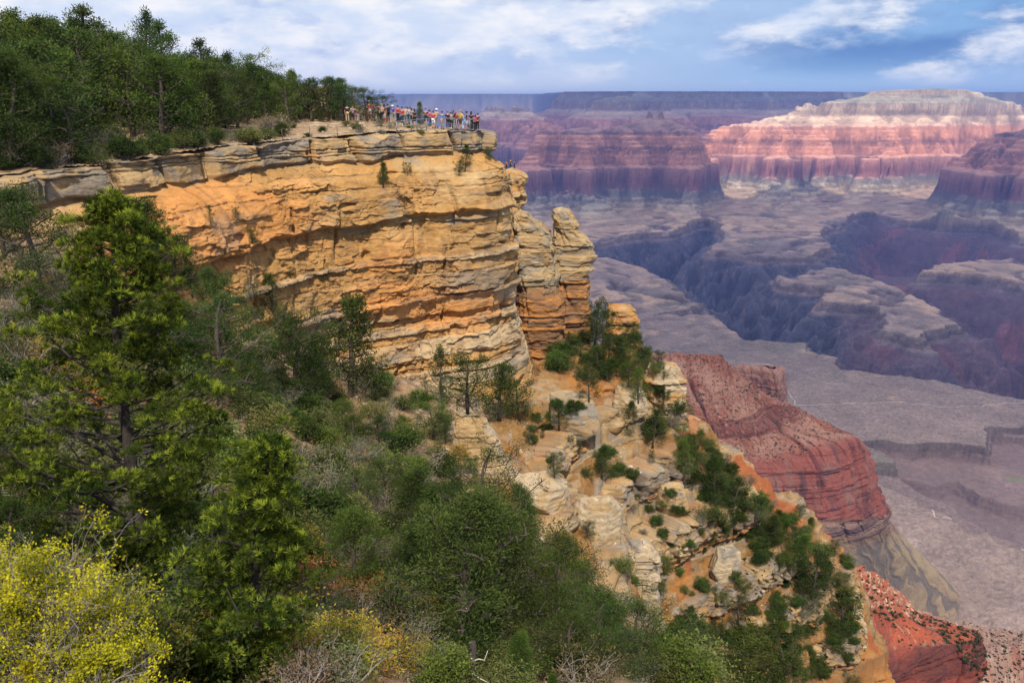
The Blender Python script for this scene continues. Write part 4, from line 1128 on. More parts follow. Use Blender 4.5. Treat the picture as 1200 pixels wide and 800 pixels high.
def red_ridge():
    K = lambda L: [P(*a) for a in L]
    cols = [  # rocky crest, soil slope top, soil slope foot / cliff top, cliff foot, talus
        K([(930, 640, 330), (930, 680, 310), (930, 780, 270), (935, 850, 262), (940, 960, 255)]),
        K([(985, 652, 322), (990, 700, 305), (1000, 775, 272), (1005, 850, 263), (1010, 960, 255)]),
        K([(1018, 664, 322), (1030, 712, 305), (1058, 762, 284), (1062, 830, 275), (1070, 950, 265)]),
        K([(1038, 680, 325), (1062, 722, 310), (1108, 758, 294), (1112, 828, 286), (1120, 940, 276)]),
        K([(1040, 690, 332), (1078, 735, 318), (1142, 752, 304), (1146, 806, 300), (1156, 900, 294)]),
        K([(1037, 688, 345), (1075, 728, 338), (1136, 745, 332), (1140, 786, 336), (1160, 860, 345)]),
        K([(1020, 668, 360), (1050, 705, 370), (1100, 728, 380), (1105, 765, 395), (1130, 815, 430)]),
    ]
    c = np.array(cols).transpose(1, 0, 2); n, m = 460, 620
    V = loft(c, n, m); rowp = np.linspace(0, 4, n)[:, None] + np.zeros((1, m))
    s = np.concatenate([[0], np.cumsum(np.linalg.norm(np.diff(V[n // 2], axis=0), axis=1))])[None, :] + np.zeros((n, 1)); Z = V[..., 2]
    N_ = normals(V)
    if N_[n // 2, m // 3, 1] > 0: N_ = -N_
    d, hard, blk, e = masonry(s, Z, seed=600., scale=2.6, amp=1, crack=.14); d2, hard2, blk2, e2 = masonry(s, Z, seed=620., scale=8., amp=1, crack=.1)
    top = 1 - smooth(.75, 1.05, rowp); soil = smooth(.8, 1.1, rowp) * (1 - smooth(1.85, 2.0, rowp)); cl = smooth(1.85, 2.0, rowp) * (1 - smooth(2.9, 3.1, rowp)); tal = smooth(2.9, 3.1, rowp)
    V = V + N_ * (d * (top * 1.3 + soil * .9 + cl * 1.1 + tal * .4) + d2 * (top * .8 + cl * .6 + soil * .3) + 2.5 * fbm2(s / 18, Z / 22, 3, seed=601))[..., None]
    V[0] -= np.array([0, 0, 3.])
    f1 = fbm2(s / 16, Z / 9, 4, seed=611); f2 = fbm2(s / 2.5, Z / 1.5, 4, seed=612)
    topc = mix(mix(np.broadcast_to(np.array([.29, .09, .05]), V.shape), np.array([.42, .30, .20]), smooth(.0, .35, f2 + .25 * f1)), np.array([.25, .09, .06]), smooth(.6, .9, hard) * .7)
    soc = mix(mix(np.broadcast_to(np.array([.29, .07, .034]), V.shape), np.array([.19, .048, .028]), smooth(-.1, .4, f1 + .5 * f2)), np.array([.38, .20, .13]), smooth(.28, .45, f2) * .7)
    clc = mix(np.broadcast_to(np.array([.21, .05, .03]), V.shape), np.array([.10, .032, .025]), smooth(.3, .8, hard + .5 * f1))
    tac = mix(np.broadcast_to(np.array([.38, .22, .15]), V.shape), np.array([.40, .14, .08]), smooth(-.2, .3, f1))
    col = mix(topc, soc, soil); col = mix(col, clc, cl); col = mix(col, tac, tal)
    shr = smooth(.38, .52, fbm2(s / 2.4, Z / 1.8, 2, seed=630)) * (top + soil)
    col = mix(col, np.array([.09, .09, .045]), shr * .7) * (1 + .15 * f2)[..., None]
    me = make_mesh('red_ridge', V.reshape(-1, 3), grid_quads(n, m), None, (M['far_rock'],), None, True, {'Col': np.clip(col, .02, .9).reshape(-1, 3)})
    o = link('red_ridge', me); tag(o, kind='structure')
    # tan talus slope with a small red cliff below it, lower right corner
    cols = [K([(1040, 706, 560), (1030, 760, 480), (1020, 860, 420), (1000, 990, 380)]), K([(1085, 718, 570), (1090, 770, 485), (1100, 860, 425), (1100, 990, 385)]), K([(1130, 728, 580), (1145, 772, 500), (1160, 850, 440), (1170, 980, 400)]),
            K([(1180, 738, 590), (1185, 764, 520), (1190, 840, 470), (1200, 960, 430)]), K([(1240, 742, 600), (1245, 752, 540), (1240, 850, 500), (1250, 960, 460)]), K([(1330, 730, 640), (1330, 760, 580), (1330, 850, 520), (1330, 960, 480)])]
    c = np.array(cols).transpose(1, 0, 2); n, m = 260, 420
    V = loft(c, n, m); N_ = normals(V)
    if N_[n // 2, m // 2, 2] < 0: N_ = -N_
    s = np.concatenate([[0], np.cumsum(np.linalg.norm(np.diff(V[n // 2], axis=0), axis=1))])[None, :] + np.zeros((n, 1)); Z = V[..., 2]
    d, hard, blk, e = masonry(s, Z, seed=650., scale=6, amp=1, crack=.1)
    redc = smooth(P(1175, 764, 515)[0], P(1195, 760, 530)[0], V[..., 0]) * smooth(1.0, 1.25, np.linspace(0, 3, n)[:, None] + 0 * s)
    V = V + N_ * (d * (.2 + .8 * redc) + 4 * fbm2(s / 30, Z / 25, 4, seed=651))[..., None]
    V[0] -= np.array([0, 0, 14.])
    f1 = fbm2(s / 22, Z / 16, 4, seed=661); f2 = fbm2(s / 4, Z / 3, 4, seed=662)
    col = mix(mix(np.broadcast_to(np.array([.30, .17, .11]), V.shape), np.array([.38, .25, .17]), smooth(-.1, .4, f2 + .4 * f1)), np.array([.30, .10, .055]), smooth(.1, .5, f1) * .6)
    col = mix(col, np.array([.20, .05, .035]), redc)
    col = mix(col, np.array([.10, .10, .05]), smooth(.42, .56, fbm2(s / 3.4, Z / 2.6, 2, seed=670)) * .7 * (1 - redc)) * (1 + .15 * f2)[..., None]
    me = make_mesh('red_talus', V.reshape(-1, 3), grid_quads(n, m), None, (M['far_rock'],), None, True, {'Col': np.clip(col, .02, .9).reshape(-1, 3)})
    o = link('talus_slope', me); tag(o, kind='structure')


M = {}


def base_materials():
    M['rock'] = rock_mat('bedded_rock', ((1.6, .35, .25), (7., .35, .06)), var=((1.2, .14), (9., .22)), ztex=2.2)
    M['soil'] = rock_mat('soil', ((2., .4, .15), (14., .5, .04)), var=((2.5, .2), (18., .28)))
    M['far_rock'] = rock_mat('red_rock', ((.12, .4, 3.), (.7, .4, .6)), var=((.15, .15), (1.2, .2)), ztex=2.)
# ================================================================== vegetation
def leaf_cloud(mb, C, n, sig, ll, lw, r, up=.35, tint0=.15, flat=.75, out=.8):
    """n leaf faces round every clump centre of C"""
    C = np.asarray(C); k = len(C)
    if k == 0: return
    off = r.normal(size=(k, n, 3)) * np.array([1, 1, flat])
    rad = np.linalg.norm(off, axis=-1)
    off *= (np.minimum(rad, 1.7) / np.maximum(rad, .01))[..., None]
    s = np.broadcast_to(np.asarray(sig, float), (k,))[:, None, None]
    pos = C[:, None] + off * s
    A = off * out + r.normal(size=(k, n, 3)) * .6; A[..., 2] += up
    A /= np.linalg.norm(A, axis=-1)[..., None] + 1e-9
    B = np.cross(A, r.normal(size=(k, n, 3))); B /= np.linalg.norm(B, axis=-1)[..., None] + 1e-9
    L = ll * r.uniform(.6, 1.25, (k, n, 1)); W = lw * r.uniform(.7, 1.2, (k, n, 1))
    ct = r.uniform(-.24, .32, (k, 1))
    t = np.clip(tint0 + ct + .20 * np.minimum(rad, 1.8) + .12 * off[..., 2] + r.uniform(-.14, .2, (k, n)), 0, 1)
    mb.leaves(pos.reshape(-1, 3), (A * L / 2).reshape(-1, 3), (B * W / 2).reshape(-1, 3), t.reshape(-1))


def gen_tree(seed, H, R, nl, leaf, shape='pinyon', sparse=0.):
    """pinyon or juniper: returns trunk mesh builder and crown mesh builder"""
    r = np.random.default_rng(seed)
    tk, cr = MB(), MB()
    lean = r.normal(size=2) * .05 * H; n = 8
    t = np.linspace(0, 1, n)
    wob = r.normal(size=(n, 2)).cumsum(0) * .02 * H
    path = np.stack([lean[0] * t + wob[:, 0] * t, lean[1] * t + wob[:, 1] * t, H * .93 * t], 1); path[0, 2] = -.08 * H
    tr = .028 * H
    tk.tube(path, tr * (1 - .9 * t) + .006 * H, 7)
    nlimb = int({'pinyon': 22, 'juniper': 20, 'cone': 26}[shape] * (1 - .3 * sparse))
    C = []; S = []
    for i in range(nlimb):
        h = (.10 + .86 * ((i + r.uniform(0, 1)) / nlimb)) if shape != 'juniper' else (.06 + .85 * ((i + r.uniform(0, 1)) / nlimb))
        prof = {'pinyon': (1 - h) ** .62 * (.55 + .6 * min(1, h / .3)), 'juniper': math.sqrt(max(.02, 1 - ((h - .42) / .6) ** 2)), 'cone': (1 - h) ** .9 * 1.1 + .07}[shape]
        L = R * prof * r.uniform(.65, 1.2)
        az = i * 2.399 + r.uniform(-.5, .5); el = r.uniform(.1, .55) + .5 * h
        p0 = np.array([np.interp(h, t, path[:, k]) for k in range(3)])
        u = np.linspace(0, 1, 6)[:, None]
        d = np.array([math.cos(az), math.sin(az), 0])
        pts = p0 + d * L * u + np.array([0, 0, 1]) * (L * math.tan(el) * (.25 * u + .45 * u ** 2)) + r.normal(size=(6, 3)) * .05 * L * u
        tk.tube(pts, np.linspace(tr * .42 * (1 - .6 * h), .004 * H, 6), 5, cap=False)
        for k in range(nl):
            f = r.uniform(.35, 1.03); b = np.array([np.interp(f, u[:, 0], pts[:, q]) for q in range(3)])
            side = np.cross(d, [0, 0, 1]) * r.choice([-1, 1]) * r.uniform(0, .42) * L * (.4 + .6 * f) + np.array([0, 0, r.uniform(-.05, .25) * L])
            e = b + side
            if r.random() < .6: tk.tube(np.stack([b, (b + e) / 2 + [0, 0, .03 * L], e]), [.006 * H, .004 * H, .002 * H], 4, cap=False)
            if r.random() < sparse: continue
            C.append(e); S.append(r.uniform(.045, .082) * H * (.75 + .35 * (1 - h)))
    for k in range(4):
        C.append(path[-1] + r.normal(size=3) * .025 * H); S.append(.045 * H)
    n, ll, lw = leaf
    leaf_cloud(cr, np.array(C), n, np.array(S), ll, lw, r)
    return tk, cr


def gen_shrub(seed, H, R, ntw, leaf, bare=0.):
    r = np.random.default_rng(seed); tw, lf = MB(), MB(); C = []
    lob = r.uniform(.45, 1.25, 7)
    for i in range(ntw):
        az = r.uniform(0, 2 * np.pi); q = math.sqrt(r.random()) * lob[int(az / 2 / np.pi * 7) % 7]
        e = np.array([math.cos(az) * q * R, math.sin(az) * q * R, H * math.sqrt(max(.05, 1 - .7 * min(q * q, 1.2))) * r.uniform(.5, 1.15)])
        b = np.array([e[0] * .15, e[1] * .15, -.05])
        m = (b + e) / 2 + r.normal(size=3) * .12 * R; m2 = .25 * b + .75 * e + r.normal(size=3) * .1 * R
        tw.tube(np.stack([b, m, m2, e]), [.012 * H + .004, .009 * H + .003, .006 * H + .002, .0025], 4, cap=False)
        for k in range(2):
            e2 = m2 + (e - m2) * r.uniform(.2, 1) + r.normal(size=3) * .2 * R
            tw.tube(np.stack([m2, (m2 + e2) / 2 + r.normal(size=3) * .03, e2]), [.006, .004, .002], 3, cap=False)
            C.append(e2)
        C.append(e); C.append(m2 + r.normal(size=3) * .08 * R)
    C = np.array(C); C = C[r.random(len(C)) >= bare]
    n, ll, lw = leaf
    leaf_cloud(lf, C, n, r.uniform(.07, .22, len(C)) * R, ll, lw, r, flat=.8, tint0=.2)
    return tw, lf


def gen_pine_pads(seed, env, depth=.95, npad=120, tuft=58, need=11, nl=.12, nw=.014):
    """long-needled pine built to a crown outline env = rows (height, left, right) in metres about the trunk foot"""
    r = np.random.default_rng(seed); tk, cr = MB(), MB()
    hs = np.array([e[0] for e in env]); lf = np.array([e[1] for e in env]); rt = np.array([e[2] for e in env])
    o = np.argsort(hs); hs, lf, rt = hs[o], lf[o], rt[o]
    H = hs[-1]; t = np.linspace(0, 1, 12)
    cx = lambda h: np.interp(h, [0, hs[0], H], [0, .35 * (lf[0] + rt[0]) / 2, (lf[-1] + rt[-1]) / 2])
    path = np.stack([cx(t * H) + .06 * np.sin(t * 7), .05 * np.sin(t * 5 + 1), H * t * .985], 1); path[0, 2] = -.5
    rad = .19 * (H / 9.5) * (1 - .93 * t) + .012
    tk.tube(path, rad, 9)
    lobes = r.uniform(0, 1, (40, 6)) ** 1.3
    for i in range(npad):
        h = hs[0] + (H - hs[0]) * ((i + r.random()) / npad) ** .92
        az = i * 2.399 + r.uniform(-.4, .4)
        l, g = np.interp(h, hs, lf), np.interp(h, hs, rt); c = cx(h)
        hw = (g - l) / 2
        q = r.uniform(.35, 1.0) ** .6 * (.72 + .55 * lobes[int(h * 1.7) % 40, int(az / 1.05) % 6])
        e = np.array([(g - c if math.cos(az) > 0 else c - l) * math.cos(az) * q, hw * depth * math.sin(az) * q, 0])
        tip = np.array([c, 0, h]) + e
        L = np.linalg.norm(e) + .05
        hb = max(h - (.25 + .35 * r.random()) * L, .25 * hs[0]); b = np.array([cx(hb), 0, hb])
        m = b * .5 + tip * .5 + np.array([0, 0, -.10 * L]) + r.normal(size=3) * .04 * L
        w0 = min(.05, .012 + .016 * L)
        tk.tube(np.stack([b, b * .75 + m * .25 + r.normal(size=3) * .02 * L, m, m * .4 + tip * .6, tip]), [w0, w0 * .85, w0 * .65, w0 * .45, .008], 5, cap=False)
        for bi in range(4):
            f = (1.0, .82, .62, .9)[bi]
            sub = m * (1 - f) + tip * f if f > .5 else m
            sub = sub + r.normal(size=3) * np.array([1, 1, .5]) * (.10 + .16 * L) * (0 if bi == 0 else 1) + [0, 0, .05]
            ps = r.uniform(.11, .21) * (H / 9.5) ** .5 * (1.1 - .3 * h / H)
            if bi: tk.tube(np.stack([m * (1 - f + .2) + tip * (f - .2), sub]), [.010, .005], 4, cap=False)
            n = int(tuft * .42 * r.uniform(.7, 1.3))
            d = r.normal(size=(n, 3)); d[:, 2] = np.abs(d[:, 2]) * .9 - .4; d /= np.linalg.norm(d, axis=1)[:, None]
            tc = sub + d * ps * np.array([1.3, 1.3, .9]) * r.uniform(.45, 1.1, (n, 1))
            axis = d + np.array([0, 0, .6]) + r.normal(size=(n, 3)) * .3; axis /= np.linalg.norm(axis, axis=1)[:, None]
            nd = axis[:, None] + r.normal(size=(n, need, 3)) * .5; nd /= np.linalg.norm(nd, axis=-1)[..., None]
            ln = nl * r.uniform(.7, 1.2, (n, need, 1))
            wv = np.cross(nd, r.normal(size=(n, need, 3))); wv /= np.linalg.norm(wv, axis=-1)[..., None]
            base = r.uniform(-.14, .10)
            young = (r.random((n, 1)) < .18 + .34 * (d[:, 2:3] > .25)) * r.uniform(.35, .85, (n, 1)) * (r.random() < .75)  # paler tint, drawn more often for tufts pointing up
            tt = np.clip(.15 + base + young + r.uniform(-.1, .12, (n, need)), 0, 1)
            A = nd * ln / 2
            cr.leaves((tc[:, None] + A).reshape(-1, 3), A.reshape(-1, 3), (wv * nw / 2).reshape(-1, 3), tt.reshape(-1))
    return tk, cr


def gen_oak(seed, R, H):
    """leafy bush of fine grey twigs with small yellow leaves"""
    r = np.random.default_rng(seed); tw, lf = MB(), MB(); C = []

    def grow(p, d, L, w, lev):
        n = 5; pts = [p]; dd = d.copy()
        for i in range(n):
            dd = dd + r.normal(size=3) * .22 + np.array([0, 0, .03]); dd /= np.linalg.norm(dd)
            pts.append(pts[-1] + dd * L / n)
        pts = np.array(pts)
        tw.tube(pts, np.linspace(w, w * .5, n + 1), 5 if lev < 2 else 3, cap=False)
        if lev >= 2:
            for q in pts[2:]: C.append(q)
        if lev < 4:
            for k in range(4 if lev < 3 else 3):
                i = r.integers(2, n + 1); nd = dd + r.normal(size=3) * .75; nd[2] += .12; nd /= np.linalg.norm(nd)
                grow(pts[i], nd, L * r.uniform(.55, .8), w * .55, lev + 1)
    for i in range(11):
        az = r.uniform(0, 2 * np.pi); d = np.array([math.cos(az) * R, math.sin(az) * R, H * r.uniform(.5, 1.1)]); d /= np.linalg.norm(d)
        grow(np.array([r.normal() * .15, r.normal() * .15, -.1]), d, math.hypot(R, H) * .52, .016, 0)
    C = np.array(C)
    patch = fbm3(C[:, 0] * 2.5, C[:, 1] * 2.5, C[:, 2] * 2.5, 2, seed=seed)
    C = C[patch > .02]; pt = fbm3(C[:, 0] * 1.6 + 7, C[:, 1] * 1.6, C[:, 2] * 1.6, 2, seed=seed)
    for lo_, hi_, tn in ((-9, -.12, .08), (-.12, .12, .28), (.12, 9, .48)):
        leaf_cloud(lf, C[(pt > lo_) & (pt <= hi_)], 5, .035, .036, .024, r, tint0=tn, flat=1)
    return tw, lf


class Plant:
    """one built tree or shrub whose meshes are shared by its copies"""

    def __init__(s, name, H, parts):
        s.name, s.H, s.parts = name, H, parts           # parts: (part name, mesh); one part only = single mesh

    def put(s, loc, h, label, cat, group=None, rz=0., wide=1., sink=.03, mats=None):
        k = h / s.H
        if len(s.parts) == 1:
            root = link(s.name, s.parts[0][1])
        else:
            root = empty(s.name)
            for pn, me in s.parts:
                o = link(pn, me, root)
                if mats and pn in mats:
                    o.material_slots[0].link = 'OBJECT'; o.material_slots[0].material = mats[pn]
        root.location = (loc[0], loc[1], loc[2] - sink * h); root.rotation_euler = (0, 0, rz); root.scale = (k * wide, k * wide, k)
        tag(root, label, cat, group)
        return root


def two_mat(name, a, ma, b, mb_):
    """twigs and leaves of a small shrub in one mesh"""
    V = np.concatenate(a.V + b.V); nq = sum(len(q) for q in a.Q); off = a.n
    Q = np.concatenate([*a.Q] + [q + off for q in b.Q]); mi = np.concatenate([np.zeros(nq), np.ones(len(Q) - nq)])
    return make_mesh(name, V, Q, None, (ma, mb_), mi, True, {'tint': np.concatenate(a.A + b.A)})


def in_poly(px, py, poly):
    c = False
    for (ax, ay), (bx, by) in zip(poly, poly[1:] + poly[:1]):
        if (ay > py) != (by > py) and px < (bx - ax) * (py - ay) / (by - ay) + ax: c = not c
    return c


def vegetation():
    bpy.context.view_layer.update(); dg = bpy.context.evaluated_depsgraph_get()
    r = np.random.default_rng(99)
    bark = plain_mat('bark', (.075, .055, .042), .95, .4, 30); greytw = plain_mat('grey_twig', (.25, .22, .19), .9, .3, 60)
    dkbark = plain_mat('dark_bark', (.04, .03, .024), .95, .4, 20)
    LM = {k: leaf_mat(k, *v) for k, v in {
        'needles_dark': ((.012, .024, .009), (.085, .122, .028), .27, .025, .3),
        'needles_mid': ((.020, .040, .011), (.135, .185, .035), .28, .02, .25),
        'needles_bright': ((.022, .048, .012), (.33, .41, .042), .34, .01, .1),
        'leaves_olive': ((.045, .055, .018), (.165, .175, .05), .25, .03, .3),
        'leaves_grey': ((.065, .068, .035), (.17, .165, .09), .2, .02, .25),
        'leaves_yellow': ((.16, .125, .02), (.42, .33, .045), .3, .03, .2),
        'leaves_rust': ((.20, .085, .025), (.40, .19, .05), .25, .02, .2),
        'leaves_brown': ((.10, .07, .04), (.22, .16, .09), .2, .02, .3),
        'leaves_scrub': ((.03, .035, .015), (.10, .10, .045), .15, .0, .0),
        'leaves_oak': ((.06, .10, .010), (.56, .50, .024), .35, .0, .0)}.items()}
    far, near = {}, {}
    for sh, w in (('pinyon', .40), ('juniper', .42), ('cone', .30)):
        for v in range(3):
            a, b = gen_tree(100 + v + hash_(sh), 5., 5 * w * (.9 + .12 * v), 5, (56, .17, .060), sh, .06 + .12 * v)
            far[sh, v] = (a.mesh('trunk', bark), b.mesh('crown', LM['needles_dark']))
            a, b = gen_tree(200 + v + hash_(sh), 5., 5 * w * (.9 + .12 * v), 8, (145, .12, .030), sh, .10 + .12 * v)
            near[sh, v] = (a.mesh('trunk', bark), b.mesh('crown', LM['needles_dark']))
    N_T = [0]

    def tree(px, py, top, kind='pinyon', mat='needles_dark', label='', group=None, wide=1., lod=None, h=None, loc=None, v=None, name='pine_tree'):
        if loc is None:
            loc, on = cast(px, py, dg)
            if loc is None: return None
            loc = np.array(loc)
        if h is None:
            h = P(px, top, loc[1])[2] - loc[2]
        v = int(r.integers(0, 3)) if v is None else v
        src = (near if (lod == 'near' or loc[1] < 50) else far)[kind, v]
        pl = Plant(name, 5., [('trunk', src[0]), ('crown', src[1])])
        N_T[0] += 1
        return pl.put(loc, h, label, 'tree', group, r.uniform(0, 6.28), wide * r.uniform(.9, 1.1), .02, {'crown': LM[mat]})

    # ---------------- single trees one can point at
    D = 'needles_dark'; Mi = 'needles_mid'
    for a in [
        (48, 352, 215, 'pinyon', D, 'wide dark pine at the left edge just under the grey cap ledges', 1.15),
        (5, 300, 222, 'juniper', D, 'dark tree cut by the left edge below the cap ledges', 1.1),
        (168, 335, 226, 'pinyon', D, 'dark pine with layered boughs against the orange cliff at its left end', 1.0),
        (205, 345, 275, 'juniper', D, 'low dark tree right of the layered pine at the cliff foot', 1.1),
        (266, 420, 310, 'pinyon', D, 'thin-topped pine standing alone before the orange wall left of centre', .8),
        (322, 385, 318, 'pinyon', D, 'sparse tree with a bare leaning stem close under the cliff', .75),
        (255, 455, 345, 'juniper', D, 'broad rounded juniper below the thin-topped pine', 1.3),
        (215, 430, 350, 'juniper', D, 'round dark juniper behind the tall foreground pine', 1.1),
        (345, 470, 365, 'juniper', D, 'dark juniper between the round one and the tall cliff-foot pine', 1.1),
        (410, 462, 345, 'pinyon', D, 'tall dark pine at the cliff foot left of the bare wall base', 1.0),
        (372, 465, 385, 'pinyon', D, 'shorter dark pine touching the tall cliff-foot pine on its left', 1.0),
        (437, 470, 420, 'juniper', D, 'small dark juniper right of the tall cliff-foot pine', 1.0),
        (518, 480, 404, 'pinyon', D, 'slender pine poking up at the left of the clump before the cliff base', .6),
        (548, 478, 415, 'juniper', D, 'broad dark tree in the middle of the clump before the cliff base', 1.25),
        (585, 492, 420, 'pinyon', D, 'tallest dark tree of the clump before the cliff base, behind the pointed slab', 1.1),
        (608, 492, 445, 'juniper', D, 'right-hand tree of the clump before the cliff base', 1.0),
        (508, 515, 470, 'juniper', Mi, 'brighter green bushy tree left of the pointed slab', 1.2),
        (522, 520, 485, 'juniper', D, 'low dark tree pressed against the left of the pointed slab', 1.1),
        (408, 508, 468, 'juniper', Mi, 'small round green tree above the hillside shrubs under the tall cliff-foot pine', 1.2),
        (415, 700, 588, 'pinyon', Mi, 'fresh green pine left of the dark clump at the bottom', .95),
        (478, 640, 545, 'cone', D, 'narrow dark conifer behind the fresh green pine', 1.0),
        (455, 600, 535, 'juniper', D, 'dim olive tree behind the narrow conifer', 1.1),
        (560, 640, 530, 'juniper', D, 'domed dark tree at the top of the big clump below the rib', 1.15),
        (535, 770, 575, 'pinyon', D, 'large dark tree with a visible forked trunk, left in the big clump', 1.1),
        (600, 760, 610, 'juniper', D, 'large dark tree with pale dead twigs, middle of the big clump', 1.15),
        (650, 740, 630, 'pinyon', D, 'dark tree leaning to the rock on the right of the big clump', 1.1),
        (618, 640, 565, 'cone', D, 'pointed dark conifer beside the pale boulder above the big clump', 1.0),
        (700, 790, 690, 'juniper', D, 'dark bushy tree lower right of the big clump', 1.1),
        (740, 790, 700, 'juniper', D, 'dark round tree before the foot of the pale rock column', 1.0),
        (665, 800, 720, 'juniper', D, 'shaded tree at the bottom between two dark bushy ones', 1.1),
        (608, 810, 742, 'cone', Mi, 'small bright pointed pine at the bottom edge', .9),
        (648, 815, 785, 'cone', Mi, 'tip of a bright young pine on the bottom edge', .9),
        (590, 690, 590, 'pinyon', D, 'dark tree at the back of the big clump under the domed one', 1.1),
        (505, 720, 610, 'pinyon', D, 'dark slim tree on the left flank of the big clump', .9),
        (330, 620, 560, 'juniper', Mi, 'low green tree right of the young foreground pine', 1.0),
        (300, 480, 425, 'juniper', D, 'small dark tree in the scrub between foreground pine and juniper row', 1.0),
        (225, 345, 300, 'pinyon', D, 'small pine at the very foot of the orange wall on the left', .8),
        (815, 800, 735, 'juniper', D, 'dark tree on the bottom edge right of the pale column', 1.2),
        (870, 800, 740, 'juniper', Mi, 'green tree on the bottom edge below the orange overhang', 1.2),
        (915, 805, 750, 'juniper', D, 'dark tree on the bottom edge near the pale cliff edge', 1.2),
        (865, 735, 700, 'juniper', D, 'round dark tree set against the orange overhang low on the spur', 1.1),
    ]:
        tree(a[0], a[1], a[2], a[3], a[4], a[5], None, a[6], name='juniper_tree' if a[3] == 'juniper' else 'pine_tree')
    # trees standing on the cliff itself
    for px, py, top, kind, lb, w in [
        (449, 219, 188, 'cone', 'little pine growing out of the cliff face under the cap ledge', .9),
        (545, 200, 168, 'pinyon', 'thin little tree on the cliff face below the viewpoint corner', .8),
        (623, 241, 214, 'pinyon', 'dark wind-bent tree on the ledge right of the small turret', .9),
        (573, 188, 172, 'juniper', 'dark shrubby tree tucked under the corner block of the viewpoint', .9),
        (296, 286, 268, 'juniper', 'dark shrub on the ledge across the orange wall', 1.0),
        (247, 262, 240, 'pinyon', 'tiny tree on the orange face at the left', .7),
        (538, 205, 188, 'juniper', 'olive shrub on the shelf below the viewpoint', 1.0),
        (478, 205, 190, 'juniper', 'grey-green shrub on the shelf right of the little cliff pine', 1.0),
        (276, 258, 243, 'juniper', 'little bush on the orange wall beneath the cap', 1.0),
        (380, 330, 312, 'juniper', 'dim shrub on the lower wall above the juniper row', 1.2),
        (340, 325, 312, 'juniper', 'dark shrub clinging to the wall over the bare-stemmed tree', 1.3)]:
        tree(px, py, top, kind, D, lb, None, w, name='pine_tree' if kind != 'juniper' else 'juniper_shrub')
    loc = P(492, 151, 84); tree(492, 151, 118, 'pinyon', Mi, 'small green pine rising among the visitors on the viewpoint', None, .62, loc=np.array(loc), v=0)
    loc = P(501, 151, 86); tree(501, 151, 132, 'juniper', D, 'low bush beside the small pine among the visitors', None, .8, loc=np.array(loc), v=1, name='juniper_shrub')
    # ---------------- the wood above the cliff
    wood = [(0, 200), (0, 100), (110, 100), (200, 118), (300, 124), (400, 132), (452, 138), (440, 141), (405, 140), (330, 146), (250, 160), (185, 170), (110, 150), (90, 186)]
    pts = []; tries = 0
    while len(pts) < 125 and tries < 5000:
        tries += 1
        px, py = r.uniform(-60, 452), r.uniform(95, 200)
        if not in_poly(max(px, 1), py, wood): continue
        loc, on = cast(px, py, dg)
        if loc is None or not on.startswith('headland'): continue
        p = np.array(loc)
        if any(np.hypot(*(p[:2] - q[:2])) < 1.7 for q in pts): continue
        pts.append(p)
        h = np.interp(px, [0, 110, 300, 400, 452], [6.2, 6.0, 4.6, 3.8, 2.6]) * r.uniform(.75, 1.15)
        k = ['pinyon', 'juniper', 'cone'][int(r.choice(3, p=[.5, .35, .15]))]
        left = px < 150
        tree(px, py, 0, k, D if r.random() < .75 else Mi,
             'dark evergreen in the dense wood on the slope above the cliff, left part' if left else 'dark evergreen in the dense wood behind the cliff rim towards the viewpoint',
             'trees of the wood above the cliff', 1.1, 'far', h, p)
    sky = [(175, 112, 6, 'cone', 'tall thin-crowned pine whose top stands clear against the sky left of centre', .8), (203, 120, 20, 'pinyon', 'full-crowned pine next to the tall thin one on the skyline', .8), (245, 122, 42, 'pinyon', 'rounded skyline pine right of the full-crowned one', .9),
           (272, 125, 58, 'cone', 'pointed pine on the falling skyline of the wood', .9), (318, 135, 80, 'pinyon', 'pine over the walkers at the right end of the wood', 1.0), (350, 140, 80, 'cone', 'pointed pine just right of the walkers above the rim', .9), (120, 112, 2, 'pinyon', 'big pine reaching the top edge of the picture', 1.0),
           (385, 142, 98, 'juniper', 'broad tree behind the low stone wall on the rim', 1.1), (430, 142, 103, 'juniper', 'bushy tree behind the raised group of visitors', 1.2), (300, 135, 74, 'pinyon', 'dark pine at the break of the skyline above the walkers', 1.1), (333, 142, 84, 'juniper', 'round tree between the walkers on the rim path', 1.2), (365, 142, 90, 'pinyon', 'dark pine standing before the low stone wall', 1.2),
           (402, 142, 98, 'pinyon', 'dark pine at the left end of the raised group of visitors', 1.2), (416, 140, 101, 'juniper', 'wide dark tree behind the left end of the raised group', 1.4), (447, 141, 112, 'juniper', 'last low tree on the skyline behind the raised group', 1.3)]
    for px, py, top, k, lb, w in sky: tree(px, py, top, k, D, lb, None, w, 'far')
    # ---------------- shrubs
    sh = {}
    for nm, mat, H, R, leaf, bare, tm in [('olive', 'leaves_olive', .9, .75, (26, .075, .035), .05, bark), ('grey', 'leaves_grey', .8, .75, (20, .06, .025), .2, greytw), ('green', 'needles_mid', 1., .8, (38, .08, .035), 0, bark), ('dark', 'needles_dark', 1., .8, (38, .085, .04), 0, bark),
                                          ('yellow', 'leaves_yellow', .9, .75, (22, .065, .035), .1, greytw), ('rust', 'leaves_rust', .8, .7, (20, .06, .03), .15, greytw), ('brown', 'leaves_brown', .7, .7, (14, .06, .025), .35, greytw), ('bare', 'leaves_brown', .8, .7, (3, .05, .02), .7, greytw)]:
        for v in range(3):
            a, b = gen_shrub(500 + v + hash_(nm), H, R, (26, 34, 42)[v], leaf, bare)
            sh[nm, v] = Plant('shrub', H, [('shrub', two_mat('shrub', a, tm, b, LM[mat]))])
    SHN = {'olive': 'sage_bush', 'grey': 'sage_bush', 'brown': 'dry_bush', 'bare': 'dry_bush', 'dark': 'shrub', 'green': 'shrub', 'yellow': 'autumn_bush', 'rust': 'autumn_bush'}
